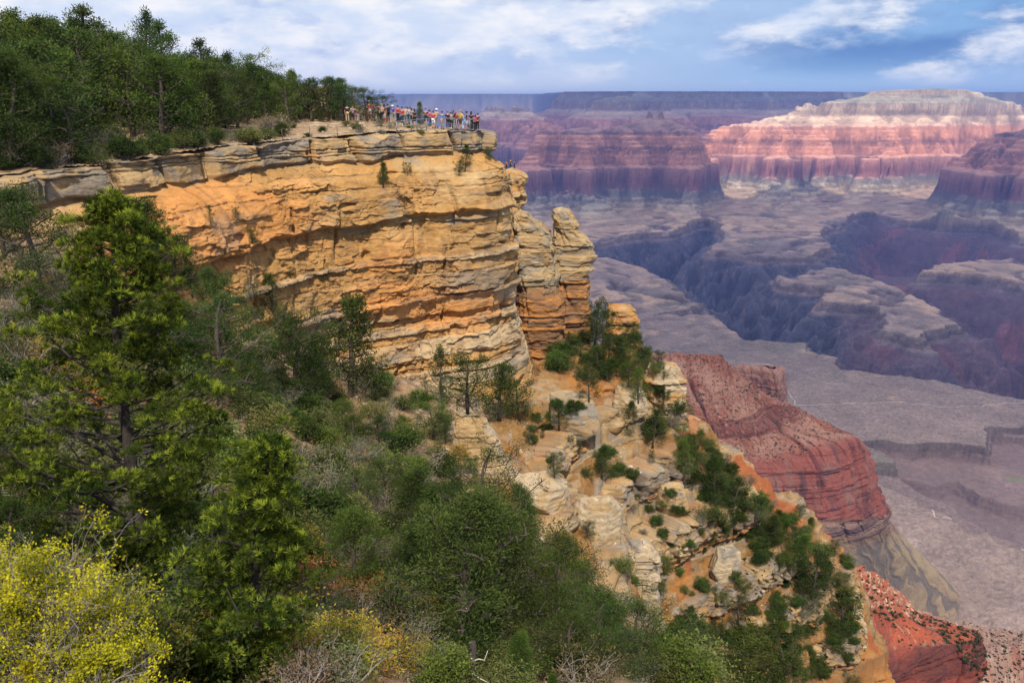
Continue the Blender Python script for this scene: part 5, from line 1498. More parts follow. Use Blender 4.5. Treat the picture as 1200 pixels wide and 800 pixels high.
    for (k_, v_), p_ in sh.items(): p_.name = SHN[k_]
    SHL = {'olive': 'olive green shrub', 'grey': 'grey-green sage shrub', 'green': 'bright green shrub', 'dark': 'dark green shrub', 'yellow': 'yellow autumn shrub', 'rust': 'rust-orange shrub', 'brown': 'dry brown shrub', 'bare': 'bare grey twiggy shrub'}
    slope = [(-20, 345), (60, 345), (150, 350), (300, 410), (430, 445), (500, 470), (545, 520), (560, 560), (640, 640), (700, 700), (770, 800), (770, 815), (-20, 815)]
    pts = []

    rib = [(530, 452), (580, 462), (610, 520), (672, 560), (745, 600), (790, 720), (770, 760), (735, 660), (690, 630), (640, 600), (560, 560), (530, 520)]

    def scatter(poly, n, sep, kinds, probs, size, where, on_ok=None, bb=None):
        xs = [p[0] for p in poly]; ys = [p[1] for p in poly]; c = 0; tries = 0
        while c < n and tries < n * 40:
            tries += 1
            px, py = r.uniform(min(xs), max(xs)), r.uniform(min(ys), max(ys))
            if not in_poly(px, py, poly) or (in_poly(px, py, rib) and r.random() > .12): continue
            loc, on = cast(px, py, dg)
            if loc is None or (on_ok and not on.startswith(on_ok)): continue
            p = np.array(loc); D_ = np.linalg.norm(p)
            hgt = r.uniform(*size) * (.75 if D_ < 18 else 1)
            if any(np.linalg.norm(p - q) < sep * (hgt + h2) / 2 for q, h2 in pts): continue
            pts.append((p, hgt)); c += 1
            k = kinds[int(r.choice(len(kinds), p=probs))]
            if k in ('pinyon', 'juniper', 'cone'):
                tree(px, py, 0, k, D if r.random() < .7 else Mi, 'small dark evergreen ' + where, 'small evergreens ' + where, 1.15, None, hgt * 1.5, p, name='juniper_tree' if k == 'juniper' else 'pine_tree')
            else:
                sh[k, int(r.integers(0, 3))].put(p, hgt, SHL[k] + ' ' + where, 'shrub', 'shrubs ' + where, r.uniform(0, 6.28), r.uniform(.95, 1.5), .05)
    scatter([(330, 690), (500, 700), (500, 815), (330, 815)], 26, .75, ['yellow', 'rust', 'brown', 'grey', 'bare'], [.36, .34, .12, .12, .06], (.7, 1.15), 'on the near slope at the bottom of the picture')
    scatter([(-20, 345), (60, 345), (150, 350), (230, 380), (260, 460), (230, 560), (140, 700), (-20, 640)], 60, .8, ['olive', 'grey', 'brown', 'dark', 'juniper', 'rust'], [.22, .22, .2, .16, .13, .07], (.7, 1.4), 'behind the tall foreground pine')
    scatter(slope, 300, .72, ['olive', 'grey', 'brown', 'green', 'dark', 'bare', 'juniper', 'yellow'], [.30, .10, .11, .14, .15, .03, .12, .05], (.7, 1.5), 'on the slope between foreground and cliff foot')
    scatter([(0, 200), (0, 150), (90, 120), (140, 170), (90, 188), (330, 150), (330, 165), (200, 182), (60, 202)], 90, .7, ['grey', 'olive', 'dark', 'brown'], [.3, .25, .3, .15], (.6, 1.5), 'on the rim at the edge of the wood', 'headland')
    scatter([(330, 150), (460, 142), (560, 152), (560, 155), (420, 162), (330, 168)], 16, .8, ['grey', 'olive', 'dark'], [.35, .35, .3], (.3, .6), 'on the bare rim below the viewpoint')
    scatter([(640, 405), (700, 395), (745, 395), (765, 440), (735, 455), (690, 450), (655, 440)], 34, .55, ['dark', 'green', 'juniper', 'pinyon', 'olive'], [.25, .12, .28, .2, .15], (.9, 1.7), 'round the foot of the pinnacle')
    scatter([(745, 395), (775, 430), (800, 500), (770, 520), (745, 460)], 12, .6, ['dark', 'juniper', 'olive'], [.4, .4, .2], (.7, 1.5), 'at the cliff edge beside the pale block')
    scatter([(780, 500), (830, 525), (885, 585), (925, 610), (960, 650), (930, 690), (860, 640), (815, 590)], 62, .65, ['dark', 'juniper', 'pinyon', 'olive', 'green'], [.34, .27, .12, .17, .10], (.5, 1.45), 'on the red soil along the spur')
    tall = [(800, 560, 515), (815, 565, 522), (838, 585, 535), (858, 600, 556), (884, 612, 575), (905, 640, 600), (700, 440, 405), (722, 440, 410), (748, 470, 430), (765, 520, 478), (690, 470, 436), (735, 500, 468), (935, 660, 622), (950, 700, 650), (965, 690, 655), (985, 740, 690), (940, 740, 700), (705, 560, 520), (655, 500, 465), (650, 560, 530)]
    for px, py, top in [(697, 404, 350), (707, 412, 362), (690, 400, 366), (727, 418, 392), (749, 426, 398), (758, 432, 406)]:
        tree(px, py, top, 'juniper', D, 'dark juniper crowding round the square orange outcrop', 'junipers round the orange outcrop', .8, v=0, name='juniper_tree')
    for i, (px, py, top) in enumerate(tall):
        tree(px, py, top, ('pinyon', 'juniper', 'cone')[i % 3], D if i % 4 else Mi, 'upright dark evergreen standing out of the scrub on the spur', 'upright evergreens of the spur', 1.0, name='juniper_tree' if i % 3 == 1 else 'pine_tree')
    scatter([(765, 455), (800, 495), (860, 542), (930, 598), (1000, 662), (985, 690), (900, 625), (830, 570), (765, 500)], 48, .6, ['dark', 'juniper', 'pinyon', 'olive', 'grey'], [.25, .25, .15, .2, .15], (.4, 1.2), 'along the crest of the spur')
    scatter([(925, 640), (965, 640), (1005, 690), (1012, 800), (930, 800), (890, 740)], 66, .6, ['dark', 'juniper', 'olive', 'grey'], [.4, .24, .24, .12], (.45, 1.3), 'on the stony lower end of the spur')
    scatter([(570, 520), (640, 470), (720, 470), (800, 560), (860, 640), (880, 740), (800, 760), (700, 640), (620, 580)], 62, .8, ['dark', 'olive', 'grey', 'green', 'juniper'], [.3, .28, .2, .1, .12], (.35, 1.0), 'on the rock ledges of the rib')
    scatter([(780, 735), (930, 735), (950, 810), (770, 810)], 30, .6, ['dark', 'green', 'olive', 'juniper'], [.35, .2, .2, .25], (1.0, 2.0), 'in the gully at the bottom edge')
    # ---------------- the tall foreground pine, the young one, the yellow bush
    Yp = 17.0
    base, _ = cast(168, 728, dg); base = np.array(base); Yp = base[1]
    env_px = [(690, 150, 185), (650, 60, 190), (600, -20, 225), (560, -35, 262), (520, -30, 288), (480, -20, 285), (450, -5, 262), (425, 15, 225), (395, 45, 210), (360, 50, 215), (325, 62, 212), (290, 84, 190), (262, 104, 165), (243, 116, 142), (236, 124, 134)]
    env = [(P(130, py, Yp)[2] - base[2], P(l, py, Yp)[0] - base[0], P(rr, py, Yp)[0] - base[0]) for py, l, rr in env_px]
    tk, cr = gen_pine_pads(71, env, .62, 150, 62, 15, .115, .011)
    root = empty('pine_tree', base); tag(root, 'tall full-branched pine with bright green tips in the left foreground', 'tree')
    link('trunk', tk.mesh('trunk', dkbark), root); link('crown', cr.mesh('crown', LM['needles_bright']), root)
    base, _ = cast(290, 800, dg); base = np.array(base); Y2 = base[1]
    env_px = [(800, 235, 330), (760, 215, 352), (720, 205, 362), (680, 225, 360), (640, 228, 345), (600, 255, 335), (565, 270, 335), (540, 290, 333), (522, 305, 325)]
    env = [(P(290, py, Y2)[2] - base[2], P(l, py, Y2)[0] - base[0], P(rr, py, Y2)[0] - base[0]) for py, l, rr in env_px]
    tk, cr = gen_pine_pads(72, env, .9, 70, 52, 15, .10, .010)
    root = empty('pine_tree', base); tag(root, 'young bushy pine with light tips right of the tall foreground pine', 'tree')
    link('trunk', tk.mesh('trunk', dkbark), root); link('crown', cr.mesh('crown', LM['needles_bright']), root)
    for i, (px, Y, top, R, lb) in enumerate([(38, 7.6, 604, .72, 'big yellow-leaved bush with a web of pale twigs in the lower left corner'), (-45, 8.4, 612, .8, 'yellow bush cut by the left edge behind the big yellow one'), (112, 7.2, 730, .45, 'small yellow-green bush at the bottom right of the big yellow one')]):
        gx = P(px, 800, Y)[0]; gz = float(ground_height(np.array([gx]), np.array([Y]))[0]); H = P(px, top, Y)[2] - gz
        a, b = gen_oak(900 + i, R, H * .8)
        root = empty('oak_bush', (gx, Y, gz)); tag(root, lb, 'bush')
        link('twigs', a.mesh('twigs', greytw), root); link('leaves', b.mesh('leaves', LM['leaves_oak']), root)
    # dead stump with two bleached branches
    base, _ = cast(553, 806, dg); base = np.array(base); Y3 = base[1]; H = P(553, 752, Y3)[2] - base[2]
    mb = MB(); mb.tube([(0, 0, -.3), (.02, 0, H * .5), (.05, .02, H)], [.11, .095, .08], 9)
    root = link('dead_stump', mb.mesh('dead_stump', dkbark)); root.location = base; tag(root, 'black broken trunk with bleached side branches at the bottom edge', 'stump')
    for pts_ in ([(0, -.08, H * .62), (.2, -.15, H * .72), (.36, -.16, H * .7), (.45, -.15, H * .9)], [(0, -.08, H * .38), (.25, -.2, H * .32), (.5, -.2, H * .22)], [(.02, -.06, H * .7), (-.25, -.15, H * .55), (-.45, -.15, H * .52)]):
        m2 = MB(); m2.tube(pts_, np.linspace(.022, .007, len(pts_)), 5); link('branch', m2.mesh('branch', plain_mat('bleached_wood', (.5, .46, .4), .9)), root)
    # desert scrub on the red slopes: dots nobody could count
    mb = MB()
    for poly, n, s0, s1 in [([(785, 412), (850, 414), (880, 445), (1000, 512), (905, 545), (800, 520)], 900, .9, 2.6), ([(985, 650), (1040, 690), (1130, 752), (1060, 760), (1000, 700)], 160, .4, 1.3), ([(1060, 715), (1200, 740), (1200, 800), (1150, 800), (1090, 730)], 420, .7, 2.2), ([(960, 640), (1090, 735), (1000, 720)], 120, .8, 2.2),
                            ([(800, 520), (905, 590), (1010, 690), (1015, 790), (900, 790), (820, 600)], 420, .12, .45)]:
        xs = [p[0] for p in poly]; ys = [p[1] for p in poly]; c = 0
        for _ in range(n * 3):
            if c >= n: break
            px, py = r.uniform(min(xs), max(xs)), r.uniform(min(ys), max(ys))
            if not in_poly(px, py, poly): continue
            loc, on = cast(px, py, dg)
            if loc is None or not on.startswith(('red', 'talus') if s1 > .5 else ('rock', 'hill')): continue
            c += 1; s = s0 + (s1 - s0) * r.random() ** 2
            k = 16; d = r.normal(size=(k, 3)); d[:, 2] = abs(d[:, 2]) * .8; d /= np.linalg.norm(d, axis=1)[:, None]
            Cc = np.array(loc) + d * s * .5 * r.uniform(.3, 1, (k, 1)); A = d * s * .4 + r.normal(size=(k, 3)) * s * .12
            B = np.cross(A, r.normal(size=(k, 3))); B /= np.linalg.norm(B, axis=1)[:, None] + 1e-9
            mb.leaves(Cc, A, B * s * .22, np.clip(r.uniform(0, .6) + r.uniform(-.2, .3, k), 0, 1))
    o = link('desert_scrub', mb.mesh('desert_scrub', LM['leaves_scrub'])); tag(o, kind='stuff')
    # loose stones
    mb = MB(); qv = None
    ico = bmesh.new(); bmesh.ops.create_icosphere(ico, subdivisions=1, radius=1); iv = np.array([v.co[:] for v in ico.verts]); it = np.array([[v.index for v in f.verts] for f in ico.faces]); ico.free()
    for poly, n, s0, s1 in [(slope, 700, .05, .30), ([(85, 120), (140, 150), (330, 150), (330, 168), (190, 182), (90, 190)], 260, .06, .28), ([(570, 520), (640, 470), (800, 560), (990, 690), (1000, 790), (800, 760), (700, 640)], 200, .06, .30), ([(330, 150), (460, 143), (540, 152), (420, 160), (330, 167)], 160, .06, .3)]:
        xs = [p[0] for p in poly]; ys = [p[1] for p in poly]; c = 0
        for _ in range(n * 3):
            if c >= n: break
            px, py = r.uniform(min(xs), max(xs)), r.uniform(min(ys), max(ys))
            if not in_poly(px, py, poly): continue
            loc, on = cast(px, py, dg)
            if loc is None: continue
            c += 1; D_ = np.linalg.norm(loc)
            s = r.uniform(0, 1) ** 2.2 * (s1 - s0) + s0
            if D_ < 25: s *= .5
            R3 = np.array(Matrix.Rotation(r.uniform(0, 6.28), 3, Vector(r.normal(size=3))))
            v = iv * (1 + r.normal(size=(len(iv), 1)) * .16) * np.array([1, .8, .6]) * s
            mb.add(v @ R3.T + np.array(loc), None, it, r.random())
    rm = leaf_mat('stone', (.20, .15, .10), (.50, .40, .28), 0., 0., 0.)
    o = link('rubble', mb.mesh('rubble', rm, False)); tag(o, kind='stuff')
    print('trees', N_T[0], 'objects', len(SC.objects))


def hash_(s):
    return sum(ord(c) * (i + 3) for i, c in enumerate(s)) % 997
# ================================================================== visitors and railings
def skin(name, pts, edges, mat, sub=1, root=0, flat=None):
    me = bpy.data.meshes.new(name + '_bones')
    me.from_pydata([p[:3] for p in pts], edges, [])
    o = bpy.data.objects.new(name + '_bones', me); COL.objects.link(o)
    sk = o.modifiers.new('skin', 'SKIN'); sk.use_smooth_shade = True; sk.branch_smoothing = .6
    for i, p in enumerate(pts):
        rr = p[3]; me.skin_vertices[0].data[i].radius = rr if isinstance(rr, tuple) else (rr, rr)
        me.skin_vertices[0].data[i].use_root = (i == root)
    if sub:
        s = o.modifiers.new('sub', 'SUBSURF'); s.levels = sub; s.render_levels = sub
    dg = bpy.context.evaluated_depsgraph_get()
    ev = bpy.data.meshes.new_from_object(o.evaluated_get(dg), depsgraph=dg)
    ev.name = name; ev.materials.clear(); ev.materials.append(mat)
    bpy.data.objects.remove(o); bpy.data.meshes.remove(me)
    return ev


def pose_joints(pose):
    """standing figure 1.72 m tall facing +Y; returns the joints of both arms and legs"""
    J = dict(pelvis=(0, 0, .93), spine=(0, .0, 1.12), chest=(0, .01, 1.33), neck=(0, 0, 1.47), head=(0, .02, 1.60), crown=(0, .0, 1.70))
    for s, k in ((-1, 'l'), (1, 'r')):
        J['sh' + k] = (s * .185, 0, 1.40); J['hip' + k] = (s * .09, 0, .90); J['kn' + k] = (s * .10, .02, .50); J['an' + k] = (s * .11, -.01, .08); J['to' + k] = (s * .13, .15, .03)
        J['el' + k] = (s * .235, -.02, 1.12); J['wr' + k] = (s * .24, .05, .88); J['ha' + k] = (s * .235, .08, .79)
    if pose == 'rail':                      # forearms forward on the railing
        for s, k in ((-1, 'l'), (1, 'r')):
            J['el' + k] = (s * .24, .08, 1.14); J['wr' + k] = (s * .18, .32, 1.08); J['ha' + k] = (s * .15, .40, 1.07)
        J['chest'] = (0, .05, 1.32); J['neck'] = (0, .07, 1.46); J['head'] = (0, .10, 1.585); J['crown'] = (0, .09, 1.69)
    if pose == 'photo':                     # camera held to the face
        for s, k in ((-1, 'l'), (1, 'r')):
            J['el' + k] = (s * .25, .18, 1.24); J['wr' + k] = (s * .09, .30, 1.50); J['ha' + k] = (s * .05, .30, 1.57)
    if pose == 'hip':
        J['elr'] = (.34, -.06, 1.16); J['wrr'] = (.20, .04, 1.00); J['har'] = (.15, .06, .98); J['knl'] = (-.12, .05, .50)
    if pose == 'walk':
        J['knl'] = (-.09, .16, .52); J['anl'] = (-.1, .22, .10); J['tol'] = (-.11, .36, .06); J['knr'] = (.09, -.02, .50); J['anr'] = (.1, -.24, .12); J['tor'] = (.11, -.12, .03)
        J['wrl'] = (-.24, -.12, .92); J['hal'] = (-.235, -.12, .84); J['wrr'] = (.24, .22, .95); J['har'] = (.235, .28, .88)
    if pose == 'cross':
        for s, k in ((-1, 'l'), (1, 'r')):
            J['el' + k] = (s * .24, .06, 1.14); J['wr' + k] = (s * -.02, .20, 1.17); J['ha' + k] = (s * -.11, .19, 1.18)
    return J


def person_meshes(pose, mats):
    J = pose_joints(pose); K = list(J)
    rad = dict(pelvis=(.135, .10), spine=(.12, .09), chest=(.15, .105), neck=.05, head=(.078, .095), crown=.055, sh=.062, el=.042, wr=.032, ha=.036, hip=.088, kn=.058, an=.042, to=.034)
    gr = lambda k: rad.get(k, rad.get(k[:-1]))
    E = [('pelvis', 'spine'), ('spine', 'chest'), ('chest', 'neck'), ('neck', 'head'), ('head', 'crown')]
    for k in 'lr': E += [('chest', 'sh' + k), ('sh' + k, 'el' + k), ('el' + k, 'wr' + k), ('wr' + k, 'ha' + k), ('pelvis', 'hip' + k), ('hip' + k, 'kn' + k), ('kn' + k, 'an' + k), ('an' + k, 'to' + k)]
    idx = {k: i for i, k in enumerate(K)}
    body = skin('person', [(*J[k], gr(k)) for k in K], [(idx[a], idx[b]) for a, b in E], mats['skin'], 1, idx['pelvis'])

    def grow(keys, edges, f, add=.012, over=None):
        i2 = {k: i for i, k in enumerate(keys)}; pts = []
        for k in keys:
            g = gr(k); g = g if isinstance(g, tuple) else (g, g)
            pos = (over or {}).get(k, J[k]); pts.append((*pos, (g[0] * f + add, g[1] * f + add)))
        return pts, [(i2[a], i2[b]) for a, b in edges]
    mid = lambda a, b, t: tuple(np.array(J[a]) * (1 - t) + np.array(J[b]) * t)
    pts, ed = grow(['pelvis', 'spine', 'chest', 'shl', 'shr', 'ell', 'elr'], [('pelvis', 'spine'), ('spine', 'chest'), ('chest', 'shl'), ('chest', 'shr'), ('shl', 'ell'), ('shr', 'elr')], 1.04, .014,
                   {'ell': mid('shl', 'ell', .85), 'elr': mid('shr', 'elr', .85), 'pelvis': (0, 0, .96)})
    shirt = skin('shirt', pts, ed, mats['cloth'], 1, 0)
    lp, le = grow(['ell', 'wrl'], [('ell', 'wrl')], 1.1, .012)
    pts, ed = grow(['pelvis', 'hipl', 'hipr', 'knl', 'knr', 'anl', 'anr'], [('pelvis', 'hipl'), ('pelvis', 'hipr'), ('hipl', 'knl'), ('hipr', 'knr'), ('knl', 'anl'), ('knr', 'anr')], 1.06, .012)
    trousers = skin('trousers', pts, ed, mats['cloth'], 1, 0)
    pts, ed = grow(['pelvis', 'hipl', 'hipr', 'knl', 'knr'], [('pelvis', 'hipl'), ('pelvis', 'hipr'), ('hipl', 'knl'), ('hipr', 'knr')], 1.08, .018)
    shorts = skin('shorts', pts, ed, mats['cloth'], 1, 0)
    h, c = np.array(J['head']), np.array(J['crown'])
    th, ph = np.meshgrid(np.linspace(0, 2 * np.pi, 17), np.linspace(.01, 1.75, 9))
    cut = np.where(np.sin(th) > .15, .62, 1.0)                     # short in front, long at the nape
    ph2 = ph * cut
    D = np.stack([np.sin(ph2) * np.cos(th) * .098, np.sin(ph2) * np.sin(th) * .112, np.cos(ph2) * .112], -1) + h + np.array([0, -.012, .035])
    hair = make_mesh('hair', D.reshape(-1, 3), grid_quads(9, 17), None, (mats['cloth'],))
    D2 = D.copy(); drop = (np.sin(th) < -.1) * (ph > 1.2)
    D2[..., 2] -= drop * (ph - 1.2) * .42; D2[..., 1] -= drop * .02
    longhair = make_mesh('long_hair', D2.reshape(-1, 3), grid_quads(9, 17), None, (mats['cloth'],))
    b = MB(); k = 18; t = np.linspace(0, 2 * np.pi, k, endpoint=False)
    rows = [(.175, .03), (.18, .02), (.105, .035), (.10, .10), (.07, .125), (.002, .13)]
    Vh = np.array([[(rr * math.cos(q), rr * math.sin(q) * 1.1, zz + 1.62) for q in t] for rr, zz in rows]) + np.array([h[0], h[1] - .012, 0])
    i = np.arange(len(rows) * k).reshape(len(rows), k); j = np.roll(i, -1, 1)
    b.add(Vh.reshape(-1, 3), np.stack([i[:-1], j[:-1], j[1:], i[1:]], -1).reshape(-1, 4)); hat = b.mesh('hat', mats['cloth'])
    b = MB()
    for k_ in 'lr':
        a, tt = np.array(J['an' + k_]), np.array(J['to' + k_])
        b.tube([a + [0, -.05, -.045], a * .6 + tt * .4 + [0, 0, -.01], tt + [0, .02, .005]], [.052, .05, .036], 7)
    shoes = b.mesh('shoes', mats['cloth'])
    b = MB(); cc = np.array(J['chest'])
    b.box(cc + [0, -.21, -.10], (.13, .075, .20)); b.box(cc + [0, -.29, -.16], (.09, .03, .10)); pack = b.mesh('backpack', mats['cloth'], False)
    return dict(body=body, shirt=shirt, trousers=trousers, shorts=shorts, hair=hair, long_hair=longhair, hat=hat, shoes=shoes, backpack=pack)


CL = {'black': (.012, .012, .014), 'red': (.50, .02, .02), 'orange': (.60, .10, .03), 'maroon': (.14, .02, .03), 'pink': (.62, .08, .18), 'blue': (.02, .16, .55), 'royal blue': (.02, .06, .50), 'navy': (.015, .02, .06), 'turquoise': (.03, .30, .45),
      'white': (.75, .75, .74), 'tan': (.42, .32, .20), 'khaki': (.30, .26, .17), 'grey': (.20, .20, .21), 'light grey': (.42, .43, .45), 'light blue': (.35, .50, .65), 'green': (.03, .30, .14), 'brown': (.10, .055, .03), 'blond': (.38, .25, .11), 'dark': (.02, .015, .012), 'yellow': (.55, .42, .06), 'denim': (.05, .08, .15)}


def people_and_rails():
    bpy.context.view_layer.update(); dg = bpy.context.evaluated_depsgraph_get()

    def drop(x, y):
        ok, loc, *_ = SC.ray_cast(dg, Vector((x, y, 30)), Vector((0, 0, -1)))
        # the first hit may be a tree; go on down to the ground
        for _ in range(40):
            if not ok: return -3.
            if _[3].name.startswith(('headland', 'cliff', 'hillside', 'rock')): return loc.z
            ok, loc, *_ = SC.ray_cast(dg, Vector((x, y, loc.z - .01)), Vector((0, 0, -1)))
        return loc.z

    def ground(x, y):
        z0 = 30.
        for _ in range(60):
            ok, loc, nrm, idx, ob, mt = SC.ray_cast(dg, Vector((x, y, z0)), Vector((0, 0, -1)))
            if not ok: return -3.
            if ob.name.startswith(('headland', 'cliff', 'hillside', 'rock')): return loc.z
            z0 = loc.z - .005
        return z0
    skinm = plain_mat('skin', (.42, .23, .15), .6)
    cm = {k: plain_mat('cloth_' + k.replace(' ', '_'), v, .85) for k, v in CL.items()}
    mats = {'skin': skinm, 'cloth': cm['grey']}
    PM = {p: person_meshes(p, mats) for p in ('stand', 'rail', 'photo', 'hip', 'walk', 'cross')}

    def person(px, Y, label, shirt, legs, legkind='trousers', hair='dark', pose='stand', face=0., h=1.72, longh=False, hat=None, pack=None, z=None, group='visitors at the viewpoint'):
        if group: Y = Y + [-.5, .9, .2, 1.3, -.2, .6][int(px * 7) % 6] * .7; face = face + [.5, -.6, 0, .9, -.3][int(px * 3) % 5]; h = h * [1, .95, 1.04, .98][int(px * 5) % 4]
        x = P(px, 150, Y)[0]; z = ground(x, Y) if z is None else z
        m = PM[pose]; o = link('person', m['body'])
        h *= .95; k = h / 1.72; o.scale = (k, k, k); o.location = (x, Y, z); o.rotation_euler = (0, 0, face)
        tag(o, label, 'person', group)

        def part(n, key, mat):
            q = link(n, m[key], o); q.material_slots[0].link = 'OBJECT'; q.material_slots[0].material = cm[mat]
        part('shirt', 'shirt', shirt); part('shorts' if legkind == 'shorts' else 'trousers', legkind, legs); part('shoes', 'shoes', 'grey' if legs == 'black' else 'dark')
        part('hair', 'long_hair' if longh else 'hair', hair)
        if hat: part('hat', 'hat', hat)
        if pack: part('backpack', 'backpack', pack)
        return o
    W = math.pi
    # the raised group on the left, then the railing crowd to the right
    for a in [
        (408, 79.0, 'person in a black top and light trousers at the left end of the raised group', 'black', 'tan', 'trousers', 'dark', 'hip', .6),
        (414.5, 79.5, 'person in light grey taking a photo near the left end of the raised group', 'light grey', 'navy', 'shorts', 'blond', 'photo', 2.6),
        (418, 78.5, 'child in a navy top beside the pink child', 'navy', 'khaki', 'shorts', 'brown', 'stand', 1.0, 1.35),
        (420.3, 78.2, 'child in a bright pink top on the raised ledge', 'pink', 'light grey', 'trousers', 'dark', 'stand', -.5, 1.3),
        (427, 79.5, 'person in a grey-blue top between the pink child and the orange shirt', 'light blue', 'grey', 'shorts', 'dark', 'cross', 2.8, 1.6),
        (430.3, 79.2, 'person in black with red shorts left of the orange shirt', 'black', 'red', 'shorts', 'dark', 'stand', .2, 1.6),
        (434, 79.0, 'tall person in an orange-red shirt and white hat with light shorts', 'orange', 'light grey', 'shorts', 'dark', 'stand', .1, 1.85, False, 'white'),
        (437.6, 79.3, 'person in a dark red shirt right behind the orange shirt', 'red', 'grey', 'trousers', 'dark', 'walk', -.8, 1.74),
        (440.3, 79.8, 'person in a sage green top right of the dark red shirt', 'green', 'khaki', 'shorts', 'blond', 'stand', 1.4, 1.68),
        (445, 79.0, 'person in a maroon shirt and black trousers on the raised ledge', 'maroon', 'black', 'trousers', 'brown', 'hip', .3, 1.82),
        (448.4, 78.8, 'person in a tan jumper leaning beside the maroon shirt', 'tan', 'black', 'trousers', 'blond', 'walk', -1.2, 1.75),
        (451.5, 79.2, 'dark-haired person with a brown top at the right end of the raised ledge', 'brown', 'tan', 'trousers', 'dark', 'stand', -.4, 1.8, True),
        (455.2, 79.6, 'person in navy with a dark backpack at the right end of the raised ledge', 'navy', 'black', 'trousers', 'dark', 'stand', 0., 1.7, False, None, 'black'),
        (451.2, 77.6, 'child in a turquoise shirt low at the edge of the raised ledge', 'turquoise', 'red', 'shorts', 'blond', 'stand', 2.2, 1.05),
        (461, 79.0, 'person in a royal blue shirt and white hat with khaki trousers', 'royal blue', 'khaki', 'trousers', 'dark', 'stand', .1, 1.7, False, 'white'),
        (466.8, 78.4, 'person in a red shirt half behind the bigger red shirt', 'red', 'black', 'trousers', 'dark', 'stand', .4, 1.62),
        (472, 77.4, 'person in a bright red shirt and dark trousers at the left of the railing', 'red', 'denim', 'trousers', 'dark', 'stand', .05, 1.78),
        (475.8, 79.5, 'person in a tan top just right of the bright red shirt', 'tan', 'grey', 'trousers', 'brown', 'rail', -.2, 1.75),
        (478.2, 79.2, 'person in a pale blue top in the thick of the railing crowd', 'light blue', 'denim', 'trousers', 'dark', 'rail', .1, 1.68),
        (481.3, 79.8, 'person in a white shirt at the railing left of the small pine', 'white', 'grey', 'trousers', 'brown', 'photo', 0., 1.7),
        (483.4, 79.4, 'person in grey with a dark cap left of the small pine', 'grey', 'black', 'trousers', 'dark', 'rail', .2, 1.64, False, 'black'),
        (486.2, 77.2, 'bare-legged person in a black vest and shorts in front of the small pine', 'black', 'black', 'shorts', 'dark', 'stand', .0, 1.7, True),
        (499.3, 77.2, 'person all in black just right of the small pine', 'black', 'black', 'shorts', 'dark', 'cross', 2.9, 1.76),
        (504.4, 79.0, 'person in a pink-red top beside the red shirt and white shorts', 'pink', 'denim', 'trousers', 'dark', 'rail', .2, 1.6),
        (508.2, 77.6, 'person in a red shirt and white shorts in the middle of the railing', 'red', 'white', 'shorts', 'dark', 'stand', -.05, 1.7),
        (511.6, 78.6, 'person in a tan top and white hat right of the white shorts', 'tan', 'grey', 'trousers', 'dark', 'rail', -.1, 1.74, False, 'white'),
        (518.3, 77.0, 'person alone in a blue jacket and khaki trousers before the railing', 'blue', 'khaki', 'trousers', 'dark', 'stand', .05, 1.72),
        (525, 78.5, 'person in black next to the gap right of the blue jacket', 'black', 'black', 'trousers', 'brown', 'rail', -.1, 1.8),
        (529, 78.9, 'person in dark grey second from the gap right of the blue jacket', 'grey', 'black', 'trousers', 'dark', 'rail', .2, 1.74),
        (532, 78.4, 'brown-haired person in black bending to the railing', 'black', 'grey', 'trousers', 'brown', 'photo', -.4, 1.82, True),
        (535, 77.9, 'person in a dark red dress-length top among the dark clothes', 'red', 'brown', 'shorts', 'dark', 'stand', .2, 1.68),
        (539.8, 77.8, 'tallest person of the right end, black and yellow top with brown shorts', 'yellow', 'brown', 'shorts', 'blond', 'hip', -.6, 1.9),
        (542.8, 79.0, 'person in a pale top half hidden right of the tallest one', 'light grey', 'light blue', 'trousers', 'brown', 'rail', .3, 1.62),
        (547, 77.9, 'person in a dark cap and black vest with light blue shorts', 'black', 'light blue', 'shorts', 'dark', 'cross', -.9, 1.78, False, 'black'),
        (552.4, 78.0, 'long-haired person all in black near the right end of the railing', 'black', 'black', 'trousers', 'dark', 'stand', -.3, 1.7, True),
        (556.6, 78.4, 'person in pink and dark trousers at the right end of the railing', 'pink', 'black', 'trousers', 'dark', 'rail', -.9, 1.62, True),
        (559.6, 78.9, 'last person in maroon at the railing corner', 'maroon', 'black', 'trousers', 'dark', 'rail', -1.4, 1.6),
    ]: person(*a)
    for px, lb, c1 in ((593.5, 'leftmost of the three tiny figures on the turret behind the cliff nose, in red', 'red'), (598.2, 'middle one of the three tiny figures on the turret behind the cliff nose', 'black'), (603, 'right-hand one of the three tiny figures on the turret behind the cliff nose', 'navy')):
        z = P(px, 199, 90)[2]; person(px, 90.0, lb, c1, 'black', 'trousers', 'dark', 'stand', 2.6, 1.2 if c1 == 'black' else 1.0, z=z, group=None)
    for px, Y, lb, c1, c2, hat in ((311.5, 90, 'walker in a green top and pale hat on the path above the rim wood', 'green', 'light grey', 'white'), (340, 90, 'walker in dark clothes on the path above the rim wood', 'black', 'denim', None), (376, 88, 'walker in white behind the low stone wall', 'white', 'grey', None)):
        z = P(px, 120 if px < 350 else 133, Y)[2]; person(px, Y, lb, c1, c2, 'trousers', 'brown', 'walk', 1.3, 1.72, hat=hat, z=max(z, ground(P(px, 120, Y)[0], Y)), group=None)

    # ---- railings
    steel = plain_mat('galvanised_steel', (.20, .20, .21), .5, .2, 40, .6); rust = plain_mat('rusty_steel', (.12, .085, .06), .8, .3, 40, .3)
    line, s = curve(RIM, 1250)
    tng = np.gradient(line[:, :2], axis=0); tng /= np.linalg.norm(tng, axis=1)[:, None]; nin = np.stack([-tng[:, 1], tng[:, 0]], 1)

